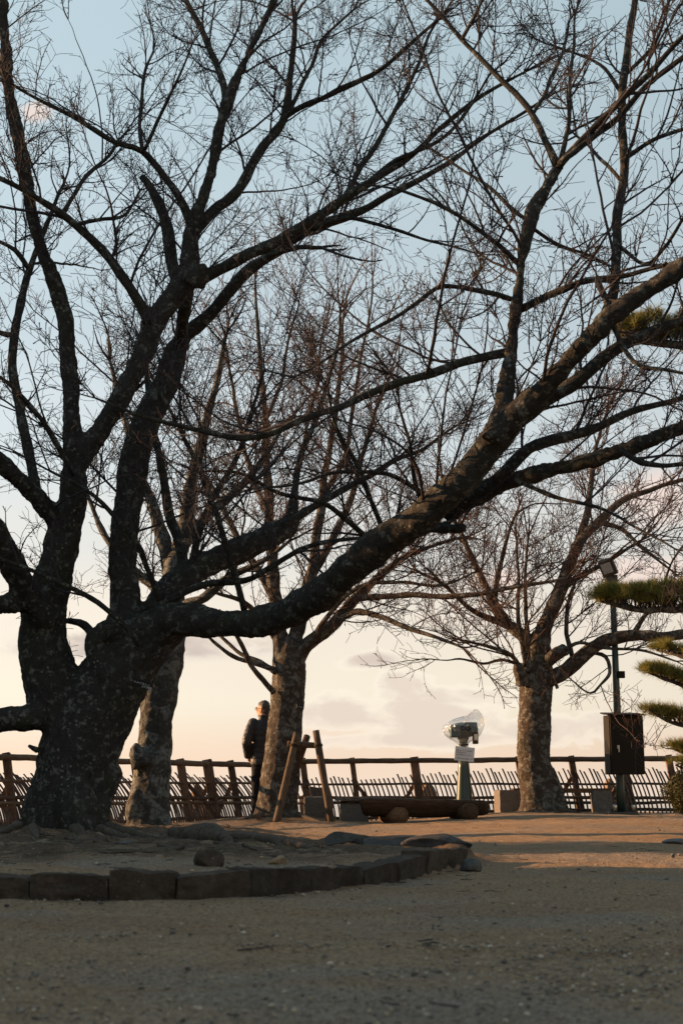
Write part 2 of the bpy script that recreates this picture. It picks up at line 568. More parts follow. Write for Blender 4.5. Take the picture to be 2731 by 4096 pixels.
def stone_mat(name, a, b_, c, scale=6.0, lich=0.3):
    m, N, L, b = new_mat(name)
    t = NT(m)
    n = t.noise(scale, 7, 0.65, dist=0.2)
    n2 = t.noise(scale * 6, 5, 0.7)
    rnd = t.N.new('ShaderNodeObjectInfo').outputs['Random']
    col = t.ramp(n, [(0.28, a), (0.5, b_), (0.75, c)])
    col = t.mix(t.math('MULTIPLY', t.rng(n2, 0.3, 0.7), 0.4), col, tuple(q * 0.45 for q in a))
    sp = t.math('MULTIPLY', t.rng(t.voronoi(scale * 4), 0.22, 0.14), t.rng(t.noise(scale * 0.8), 0.5, 0.65))
    col = t.mix(t.math('MULTIPLY', sp, lich), col, (0.36, 0.37, 0.33))
    rust = t.rng(t.noise(scale * 0.5, 5, 0.6), 0.58, 0.75)
    col = t.mix(t.math('MULTIPLY', rust, 0.4), col, (0.16, 0.085, 0.035))
    col = t.mix(1.0, col, t.ramp(rnd, [(0.0, (0.75, 0.75, 0.78)), (1.0, (1.2, 1.15, 1.05))]), 'MULTIPLY')
    L.new(col, b.inputs['Base Color'])
    b.inputs['Roughness'].default_value = 0.88
    b.inputs['Specular IOR Level'].default_value = 0.2
    t.bump(t.math('ADD', n, t.math('MULTIPLY', n2, 0.5)), 0.8, 0.02, b)
    return m
M['kerb_rock'] = stone_mat('kerb_rock', (0.042, 0.032, 0.025), (0.072, 0.056, 0.043), (0.13, 0.105, 0.084), 11)
M['dark_rock'] = stone_mat('dark_rock', (0.045, 0.045, 0.045), (0.08, 0.079, 0.076), (0.13, 0.128, 0.12), 9, 0.4)
M['grey_rock'] = stone_mat('grey_rock', (0.09, 0.095, 0.098), (0.15, 0.155, 0.155), (0.23, 0.235, 0.23), 7, 0.6)
M['tan_rock'] = stone_mat('tan_rock', (0.16, 0.11, 0.075), (0.25, 0.18, 0.12), (0.33, 0.25, 0.18), 5)

# ground
def ground_mat():
    m, N, L, b = new_mat('ground_sand')
    t = NT(m)
    big = t.noise(0.55, 4, 0.5)
    mid = t.noise(3.0, 6, 0.6, t.scale(t.co, (1, 1.6, 1)))
    fine = t.noise(95, 3, 0.7)
    grit = t.voronoi(150)
    col = t.ramp(mid, [(0.3, (0.47, 0.305, 0.175)), (0.7, (0.58, 0.40, 0.245))])
    col = t.mix(t.math('MULTIPLY', t.rng(big, 0.46, 0.58), 0.75), col, (0.43, 0.355, 0.28))
    col = t.mix(t.math('MULTIPLY', t.rng(t.noise(0.9, 4, 0.55, t.scale(t.co, (0.7, 1.6, 1))), 0.50, 0.62), 0.6), col, (0.46, 0.275, 0.145))
    grain = t.noise(52, 4, 0.75)
    col = t.mix(t.math('MULTIPLY', t.rng(grain, 0.51, 0.37), 0.75), col, (0.13, 0.095, 0.065))
    col = t.mix(t.math('MULTIPLY', t.rng(fine, 0.49, 0.35), 0.8), col, (0.11, 0.085, 0.06))
    col = t.mix(t.math('MULTIPLY', t.rng(fine, 0.53, 0.66), 0.6), col, (0.52, 0.44, 0.35))
    clod = t.rng(t.math('ADD', t.voronoi(34), t.math('MULTIPLY', grain, 0.3)), 0.27, 0.20)
    clod = t.math('MULTIPLY', clod, t.rng(t.noise(5, 3, 0.6), 0.42, 0.56))
    col = t.mix(t.math('MULTIPLY', clod, 0.7), col, (0.12, 0.10, 0.085))
    at = N.new('ShaderNodeAttribute'); at.attribute_name = 'soil'
    sm = t.math('MULTIPLY', at.outputs['Fac'], t.rng(t.noise(4.5, 6, 0.65), 0.30, 0.52))
    dark = t.mix(t.rng(grain, 0.35, 0.65), (0.085, 0.062, 0.045), (0.19, 0.14, 0.10))
    dark = t.mix(t.math('MULTIPLY', t.rng(t.noise(2.4, 4, 0.6), 0.52, 0.66), 0.6), dark, (0.06, 0.06, 0.025))
    col = t.mix(t.math('MULTIPLY', sm, 0.9), col, dark)
    L.new(col, b.inputs['Base Color'])
    b.inputs['Roughness'].default_value = 0.95
    b.inputs['Specular IOR Level'].default_value = 0.1
    h = t.math('ADD', t.math('ADD', t.math('MULTIPLY', grain, 1.4), t.math('MULTIPLY', t.noise(13, 4, 0.6), 2.2)), t.math('ADD', t.math('MULTIPLY', fine, 0.5), t.math('MULTIPLY', grit, 0.25)))
    t.bump(h, 1.0, 0.03, b)
    return m
M['ground'] = ground_mat()

def pebble_mat():
    m, N, L, b = new_mat('pebbles')
    t = NT(m)
    r = t.geo.outputs['Random Per Island']
    col = t.ramp(r, [(0.0, (0.08, 0.07, 0.06)), (0.3, (0.17, 0.15, 0.125)), (0.65, (0.27, 0.225, 0.17)), (0.9, (0.38, 0.29, 0.19)), (1.0, (0.50, 0.43, 0.35))])
    L.new(col, b.inputs['Base Color'])
    b.inputs['Roughness'].default_value = 0.9
    b.inputs['Specular IOR Level'].default_value = 0.2
    return m
M['pebble'] = pebble_mat()

def sea_mat():
    m, N, L, b = new_mat('sea_water')
    t = NT(m)
    b.inputs['Base Color'].default_value = (0.05, 0.09, 0.11, 1)
    b.inputs['Roughness'].default_value = 0.12
    b.inputs['IOR'].default_value = 1.33
    t.bump(t.noise(0.02, 6, 0.6), 0.05, 2.0, b)
    return m
M['sea'] = sea_mat()

def leaf_mat(name, a, b_, c, trans=0.25):
    m, N, L, b = new_mat(name)
    t = NT(m)
    r = t.geo.outputs['Random Per Island']
    col = t.ramp(r, [(0.0, a), (0.55, b_), (1.0, c)])
    L.new(col, b.inputs['Base Color'])
    b.inputs['Roughness'].default_value = 0.55
    b.inputs['Specular IOR Level'].default_value = 0.25
    tr = N.new('ShaderNodeBsdfTranslucent')
    L.new(col, tr.inputs[0])
    mx = N.new('ShaderNodeMixShader'); mx.inputs[0].default_value = trans
    L.new(b.outputs[0], mx.inputs[1]); L.new(tr.outputs[0], mx.inputs[2])
    L.new(mx.outputs[0], N['Material Output'].inputs[0])
    return m
M['needle'] = leaf_mat('needle', (0.10, 0.112, 0.026), (0.19, 0.185, 0.044), (0.30, 0.25, 0.075), 0.4)
M['bush_leaf'] = leaf_mat('bush_leaf', (0.022, 0.026, 0.008), (0.042, 0.045, 0.013), (0.075, 0.065, 0.02), 0.2)
M['evergreen'] = leaf_mat('evergreen', (0.025, 0.035, 0.012), (0.045, 0.06, 0.02), (0.07, 0.085, 0.03), 0.1)

def bag_mat():
    m, N, L, b = new_mat('clear_plastic')
    t = NT(m)
    tr = N.new('ShaderNodeBsdfTransparent'); tr.inputs[0].default_value = (0.93, 0.94, 0.94, 1)
    gl = N.new('ShaderNodeBsdfGlossy'); gl.inputs[0].default_value = (1, 1, 1, 1); gl.inputs['Roughness'].default_value = 0.12
    df = N.new('ShaderNodeBsdfTranslucent'); df.inputs[0].default_value = (0.8, 0.8, 0.78, 1)
    bp = t.bump(t.noise(28, 5, 0.6, dist=0.8), 0.9, 0.03, None)
    L.new(bp, gl.inputs['Normal'])
    lw = N.new('ShaderNodeLayerWeight'); lw.inputs[0].default_value = 0.35
    m1 = N.new('ShaderNodeMixShader'); L.new(t.math('ADD', t.math('MULTIPLY', lw.outputs['Facing'], 0.5), 0.06), m1.inputs[0])
    L.new(tr.outputs[0], m1.inputs[1]); L.new(gl.outputs[0], m1.inputs[2])
    m2 = N.new('ShaderNodeMixShader')
    L.new(t.math('MULTIPLY', t.rng(t.noise(14, 5, 0.65, dist=0.5), 0.45, 0.75), 0.22), m2.inputs[0])
    L.new(m1.outputs[0], m2.inputs[1]); L.new(df.outputs[0], m2.inputs[2])
    L.new(m2.outputs[0], N['Material Output'].inputs[0])
    return m
M['bag'] = bag_mat()
# ------------------------------------------------------------------ terrain
KERB_BOTTOM = [(-260, 3592), (-100, 3594), (116, 3597), (433, 3600), (704, 3600), (1002, 3590), (1246, 3571), (1453, 3549), (1592, 3530), (1712, 3508), (1862, 3472)]
def ground_hit(px, py, z=0.0):
    v = pix_dir(px, py)
    s = (z - EYE) / v.z
    return Vector((v.x * s, v.y * s, z))
KERB = [ground_hit(*q) for q in KERB_BOTTOM]
KX = [k.x for k in KERB]
BED = [(-7.0, 5.75)] + [(k.x, k.y + 0.07) for k in KERB] + [(0.86, 9.3), (0.84, 10.2), (0.1, 11.3), (-0.35, 13.2), (-0.75, 16.3), (-1.6, 17.3), (-7, 16.8)]
TREE_A = P(270, 3318, 13.0)
TREE_B = P(612, 3292, 15.6)
TREE_C = P(1105, 3262, 20.6)
TREE_D = P(2160, 3238, 21.4)
CLIFF = 25.4

def in_bed(x, y):
    x = np.asarray(x, float); y = np.asarray(y, float)
    ins = np.zeros(x.shape, bool)
    dist = np.full(x.shape, 1e9)
    n = len(BED)
    for i in range(n):
        x1, y1 = BED[i]; x2, y2 = BED[(i + 1) % n]
        c = ((y1 > y) != (y2 > y)) & (x < (x2 - x1) * (y - y1) / (y2 - y1 + 1e-12) + x1)
        ins ^= c
        dx, dy = x2 - x1, y2 - y1
        t = np.clip(((x - x1) * dx + (y - y1) * dy) / (dx * dx + dy * dy), 0, 1)
        dist = np.minimum(dist, np.hypot(x - x1 - t * dx, y - y1 - t * dy))
    sd = np.where(ins, dist, -dist)
    wd = np.where(y < 9.4, 0.05, 0.75)
    return smooth(-wd * 0.6, wd, sd)

def gz(x, y):
    x = np.asarray(x, float); y = np.asarray(y, float)
    s = smooth(9, 22, y)
    r = smooth(-0.3, 3.2, x)
    z = s * (0.04 + 0.14 * r)
    z = z + 0.006 * np.sin(x * 1.7 + 1) * np.sin(y * 1.1) + 0.004 * np.sin(x * 4.1 + y * 2.3)
    bed = in_bed(x, y)
    z = z * (1 - bed) + bed * np.maximum(z, 0.095 + 0.012 * np.sin(x * 3 + 0.7) * np.cos(y * 2.2) + 0.008 * np.sin(x * 9 + y * 5))
    for t, h, sg in ((TREE_A, 0.05, 0.8), (TREE_B, 0.03, 0.6), (TREE_C, 0.13, 0.75), (TREE_D, 0.05, 0.6)):
        z = z + h * np.exp(-((x - t.x) ** 2 + (y - t.y) ** 2) / (2 * sg * sg))
    # shallow worn ledge across the yard
    ly = 4.02 + 0.03 * np.sin(x * 3.0) + 0.02 * np.sin(x * 11)
    led = smooth(-0.55, -0.25, x) * (1 - smooth(0.55, 0.9, x))
    z = z + 0.010 * led * np.exp(-((y - ly) / 0.03) ** 2) + 0.008 * led * smooth(ly - 0.01, ly + 0.02, y) * (1 - smooth(ly + 0.2, ly + 0.9, y))
    # beyond the fence the hill falls away
    far = smooth(CLIFF, CLIFF + 9, y)
    z = z - 41.0 * far
    return z
def gz1(x, y):
    return float(gz(np.array([x]), np.array([y]))[0])

def build_ground():
    ys = [1.6]
    while ys[-1] < 14:
        ys.append(ys[-1] * 1.0065)
    while ys[-1] < CLIFF - 0.3:
        ys.append(ys[-1] + 0.1)
    ys += [CLIFF + d for d in (-0.1, 0, 0.15, 0.4, 0.8, 1.5, 2.5, 4, 6, 8, 9.5)]
    ys = [-40, -25, -14, -7, -3, -1, 0.3, 1.1] + ys
    half = []
    x = 0.0
    while x < 2.2:
        half.append(x); x += 0.017
    while x < 7:
        half.append(x); x += 0.09
    while x < 60:
        half.append(x); x *= 1.2
    xs = np.array(sorted([-h for h in half[1:]] + half))
    ys = np.array(ys)
    X, Y = np.meshgrid(xs, ys)
    Z = gz(X, Y)
    # lumps of earth, as real relief
    Zn = np.zeros_like(Z)
    core = (np.abs(X) < 7) & (Y > 1) & (Y < CLIFF)
    idx = np.argwhere(core)
    xv, yv = X[core], Y[core]
    bedv = in_bed(xv, yv)
    nz = np.array([0.015 * mnoise.noise((a * 3.1, b * 3.1, 0.3)) + 0.0065 * mnoise.noise((a * 13, b * 13, 5.0)) + 0.002 * mnoise.noise((a * 41, b * 41, 9.0))
                   for a, b in zip(xv.tolist(), yv.tolist())])
    nb = np.array([0.04 * mnoise.noise((a * 5.0, b * 5.0, 2.0)) + 0.018 * mnoise.noise((a * 14.0, b * 14.0, 6.0)) for a, b in zip(xv.tolist(), yv.tolist())])
    Zn[core] = nz + bedv * nb * smooth(7.2, 8.8, yv)
    Z = Z + Zn
    ny, nx = Z.shape
    v = np.stack([X, Y, Z], -1).reshape(-1, 3)
    i = np.arange(ny * nx).reshape(ny, nx)
    f = np.stack([i[:-1, :-1], i[:-1, 1:], i[1:, 1:], i[1:, :-1]], -1).reshape(-1, 4)
    o = link('ground', mesh_np('ground', v, f), M['ground'], None, True)
    xs_, ys_ = v[:, 0], v[:, 1]
    soil = in_bed(xs_, ys_) * smooth(6.7, 8.3, ys_ - 0.35 * np.sin(xs_ * 4))
    for t, sg in ((TREE_C, 0.95), (TREE_D, 0.75), (TREE_A, 1.0)):
        soil = np.maximum(soil, 1.25 * np.exp(-((xs_ - t.x) ** 2 + (ys_ - t.y + 0.2) ** 2) / (2 * (0.62 * sg) ** 2)))
    at = o.data.attributes.new('soil', 'FLOAT', 'POINT')
    at.data.foreach_set('value', np.clip(soil, 0, 1).astype(np.float32))
    o['kind'] = 'structure'
build_ground()
sea = link('sea', mesh_np('sea', [(-30000, 20, -40), (30000, 20, -40), (30000, 40000, -40), (-30000, 40000, -40)], [(0, 1, 2, 3)]), M['sea'])
sea['kind'] = 'structure'

# ------------------------------------------------------------------ trees
def limb3d(path, d):
    """traced control rows (px, py, half width px) + depth range -> world points and radii"""
    n = len(path)
    if isinstance(d, (int, float)):
        d = (d, d)
    # depth follows arc length
    seg = [0.0]
    for a, b in zip(path[:-1], path[1:]):
        seg.append(seg[-1] + math.hypot(b[0] - a[0], b[1] - a[1]))
    out = []
    for q, s in zip(path, seg):
        k = s / seg[-1]
        dd = np.interp(k, np.linspace(0, 1, len(d)), d)
        p = P(q[0], q[1], dd)
        out.append((p.x, p.y, p.z, q[2] * depth_c(p) / F))
    return np.array(out)

def polytubes(Pt, R, sides=3):
    """many equal-length polylines (B,n,3),(B,n) -> verts, quads"""
    B, n, _ = Pt.shape
    t = np.empty_like(Pt)
    t[:, 1:-1] = Pt[:, 2:] - Pt[:, :-2]; t[:, 0] = Pt[:, 1] - Pt[:, 0]; t[:, -1] = Pt[:, -1] - Pt[:, -2]
    t /= np.linalg.norm(t, axis=2, keepdims=True) + 1e-9
    ref = np.array([0.37, 0.81, 0.45])
    u = ref - t * (t @ ref)[..., None]
    u /= np.linalg.norm(u, axis=2, keepdims=True) + 1e-9
    w = np.cross(t, u)
    a = np.linspace(0, 2 * math.pi, sides, endpoint=False)
    v = Pt[:, :, None, :] + R[:, :, None, None] * (np.cos(a)[None, None, :, None] * u[:, :, None, :] + np.sin(a)[None, None, :, None] * w[:, :, None, :])
    idx = np.arange(B * n * sides).reshape(B, n, sides)
    nx = np.roll(idx, -1, axis=2)
    f = np.stack([idx[:, :-1], nx[:, :-1], nx[:, 1:], idx[:, 1:]], -1).reshape(-1, 4)
    return v.reshape(-1, 3), f

def unit(v):
    return v / (np.linalg.norm(v, axis=-1, keepdims=True) + 1e-9)

def walk(base, d, length, n, curl, up, rng):
    B = len(base)
    pts = np.empty((B, n, 3)); pts[:, 0] = base
    step = (length / (n - 1))[:, None]
    drift = unit(rng.normal(size=(B, 3))) * curl * 0.6
    for i in range(1, n):
        d = unit(d + drift + rng.normal(size=(B, 3)) * curl + np.array([0, 0, up]))
        pts[:, i] = pts[:, i - 1] + d * step
    return pts

def spawn(Pt, R, per, rng, a_out, a_fwd, a_up, t0=0.12, flat=1.0):
    """child origins along polylines (B,n,3): `per` children each"""
    B, n, _ = Pt.shape
    cnt = rng.poisson(per, size=B) if np.isscalar(per) else rng.poisson(per)
    own = np.repeat(np.arange(B), cnt)
    t = t0 + (1 - t0) * rng.rand(len(own))
    q = t * (n - 1); i = np.minimum(q.astype(int), n - 2); fr = (q - i)[:, None]
    base = Pt[own, i] * (1 - fr) + Pt[own, i + 1] * fr
    tan = unit(Pt[own, i + 1] - Pt[own, i])
    r = R[own, i] * (1 - fr[:, 0]) + R[own, i + 1] * fr[:, 0]
    rnd = rng.normal(size=(len(own), 3)) * np.array([1, flat, 1])
    perp = unit(rnd - tan * (rnd * tan).sum(1, keepdims=True))
    d = unit(perp * a_out + tan * a_fwd + np.array([0, 0, a_up]))
    return base, d, r, t

def grow_twigs(limbs, rng, s0=0.55, s1=0.24, len1=(0.45, 1.5), len2=(0.18, 0.6), len3=(0.06, 0.2), n2=8.0, n3=3.2, up=0.05, rmin=0.0026, scale=1.0, thick_limit=0.10):
    V, Fc, off = [], [], 0
    def emit(Pt, R, sides):
        nonlocal off
        v, f = polytubes(Pt, R, sides)
        V.append(v); Fc.append(f + off); off += len(v)
    # long arching secondary branches first; the shoots then grow from these too
    sb, sd, sr, sl = [], [], [], []
    for pts, rad, dens in limbs:
        seg = np.linalg.norm(np.diff(pts, axis=0), axis=1)
        L = seg.sum(); cum = np.concatenate([[0], np.cumsum(seg)])
        tan_all = unit(np.gradient(pts, axis=0))
        for q in rng.rand(rng.poisson(dens * L / s0)) * L:
            i = min(np.searchsorted(cum, q), len(pts) - 1)
            r = rad[i]
            if r < 0.014 or q < 0.12 * L:
                continue
            tan = tan_all[i]
            rnd = rng.normal(size=3) * np.array([1, 0.9, 0.9])
            perp = unit(rnd - tan * (rnd @ tan))
            if perp[2] < -0.1 and rng.rand() < 0.92:
                perp[2] *= -0.4
            sb.append(pts[i]); sd.append(unit(perp * 0.8 + tan * rng.uniform(0.3, 0.9)))
            sr.append(min(r * 0.5, rng.uniform(0.009, 0.017)))
            sl.append(rng.uniform(0.9, 2.5) * scale * (0.45 + 0.55 * min(1, r / 0.05)))
    limbs = list(limbs)
    if sb:
        PS0 = walk(np.array(sb), np.array(sd), np.array(sl), 15, 0.075, up * 0.5, rng)
        RS0 = np.array(sr)[:, None] * np.linspace(1, 0.36, 15)[None]
        emit(PS0, RS0, 5)
        limbs += [(PS0[k], RS0[k], 1.0) for k in range(len(PS0))]
    b1, d1, r1, l1 = [], [], [], []
    for pts, rad, dens in limbs:
        seg = np.linalg.norm(np.diff(pts, axis=0), axis=1)
        L = seg.sum(); cum = np.concatenate([[0], np.cumsum(seg)])
        k = rng.poisson(dens * L / s1)
        s = np.sort(rng.rand(k)) * L
        tan_all = unit(np.gradient(pts, axis=0))
        for q in s:
            i = min(np.searchsorted(cum, q), len(pts) - 1)
            r = rad[i]
            if r > thick_limit and rng.rand() < 0.45:
                continue
            tan = tan_all[i]
            rnd = rng.normal(size=3) * np.array([1, 0.8, 1])
            perp = unit(rnd - tan * (rnd @ tan))
            if perp[2] < -0.1 and (r > 0.05 or rng.rand() < 0.75):
                perp[2] *= -0.6
            d = unit(perp * 0.8 + tan * rng.uniform(0.35, 1.1) + np.array([0, 0, up * 4]))
            b1.append(pts[i] + perp * r * 0.6); d1.append(d)
            r1.append(min(r * 0.5, rng.uniform(0.005, 0.011)) + 0.001)
            l1.append(rng.uniform(*len1) * scale * (0.6 + 0.4 * min(1, r / 0.03)))
        # continuing shoots at a living tip
        if rad[-1] < 0.03:
            for _ in range(3):
                b1.append(pts[-1]); d1.append(unit(tan_all[-1] + rng.normal(size=3) * 0.35)); r1.append(max(0.005, rad[-1] * 0.8)); l1.append(rng.uniform(*len1) * scale)
    b1, d1, r1, l1 = np.array(b1), np.array(d1), np.array(r1), np.array(l1)
    n = 9
    P1 = walk(b1, d1, l1, n, 0.10, up, rng)
    R1 = np.maximum(r1[:, None] * np.linspace(1, 0.38, n)[None], rmin)
    emit(P1, R1, 4)
    base, d, r, t = spawn(P1, R1, n2 * l1 / np.mean(l1), rng, 0.75, 0.9, up * 5, 0.1)
    l2 = rng.uniform(*len2, size=len(base)) * scale * (1.15 - 0.55 * t)
    P2 = walk(base, d, l2, 6, 0.13, up * 1.5, rng)
    R2 = np.maximum(np.minimum(r * 0.6, 0.0055)[:, None] * np.linspace(1, 0.5, 6)[None], rmin)
    emit(P2, R2, 3)
    base, d, r, t = spawn(P2, R2, n3 * l2 / np.mean(l2), rng, 0.9, 0.6, up * 4, 0.1)
    l3 = rng.uniform(*len3, size=len(base)) * scale
    P3 = walk(base, d, l3, 4, 0.2, up, rng)
    R3 = np.maximum(np.minimum(r * 0.75, 0.004)[:, None] * np.array([1, 0.85, 0.8, 1.15])[None], rmin)
    emit(P3, R3, 3)
    # short flowering spurs straight on the first shoots
    base, d, r, t = spawn(P1, R1, 4.0 * l1 / np.mean(l1), rng, 1.0, 0.25, up * 3, 0.05)
    ls = rng.uniform(0.02, 0.07, size=len(base)) * scale
    PS = walk(base, d, ls, 3, 0.15, 0.0, rng)
    RS = np.repeat(np.maximum(rmin * 1.2, 0.0035), len(base))[:, None] * np.array([1, 0.9, 1.6])[None]
    emit(PS, RS, 3)
    return np.vstack(V), np.vstack(Fc)

def build_tree(name, base, label, group, limbs, bark, twig, voxel, seed, disp, roots=(), slim=0.88, **tw):
    """limbs: (path, depth, core?, twig density)"""
    rng = np.random.RandomState(seed)
    random.seed(seed)
    root = empty(name, base, label, 'tree', group)
    inv = -np.array(base)
    core = MB()
    tl = []
    for path, d, is_core, dens in limbs:
        c = limb3d(path, d)
        q = catmull(c, 0.05 if is_core else 0.07)
        pts, rad = q[:, :3] + inv, np.maximum(q[:, 3] * (1.0 if is_core else slim), 0.003)
        # natural wander
        if not is_core:
            ph = rng.rand() * 90
            for i in range(1, len(pts)):
                k = min(1.0, i / 6.0)
                pts[i] += np.array([mnoise.noise((ph, i * 0.16, 0.0)), mnoise.noise((ph, i * 0.13, 7.0)) * 2.0, mnoise.noise((ph, i * 0.16, 3.0))]) * 0.025 * k
                rad[i] *= 1 + 0.16 * mnoise.noise((ph, i * 0.5, 20.0))
        if is_core:
            core.tube(pts, rad, 16)
            core.sphere(pts[-1], rad[-1] * 0.98, 10, 6)
        else:
            mb = MB().tube(pts, rad, 10 if rad[0] > 0.03 else 7, wob=0.18)
            link('limb', mb.mesh('limb'), bark, root, True)
        if dens > 0:
            if path[0][0] > 2050 and path[0][1] < 1000:
                dens *= 0.5
            tl.append((pts, rad, dens))
    for path, d, bury in roots:
        c = limb3d(path, d)
        for row in c:
            row[2] = gz1(row[0], row[1]) + row[3] * bury
        c[0, 2] = max(c[0, 2], c[1, 2]) + 0.02
        c[-1, 2] -= c[-1, 3] * 1.5
        q = catmull(c, 0.05)
        mb = MB().tube(q[:, :3] + inv, np.maximum(q[:, 3], 0.006), 10, wob=0.28, wl=9.0)
        link('root', mb.mesh('root'), M['root_bark'], root, True)
    me = core.mesh('trunk')
    me = remesh(me, voxel, 5)
    me.name = 'trunk'
    displace(me, disp, seed * 1.7)
    link('trunk', me, bark, root, True)
    v, f = grow_twigs(tl, rng, **tw)
    o = link('twigs', mesh_np('twigs', v, f), twig, root)
    o['kind'] = 'stuff'
    return root

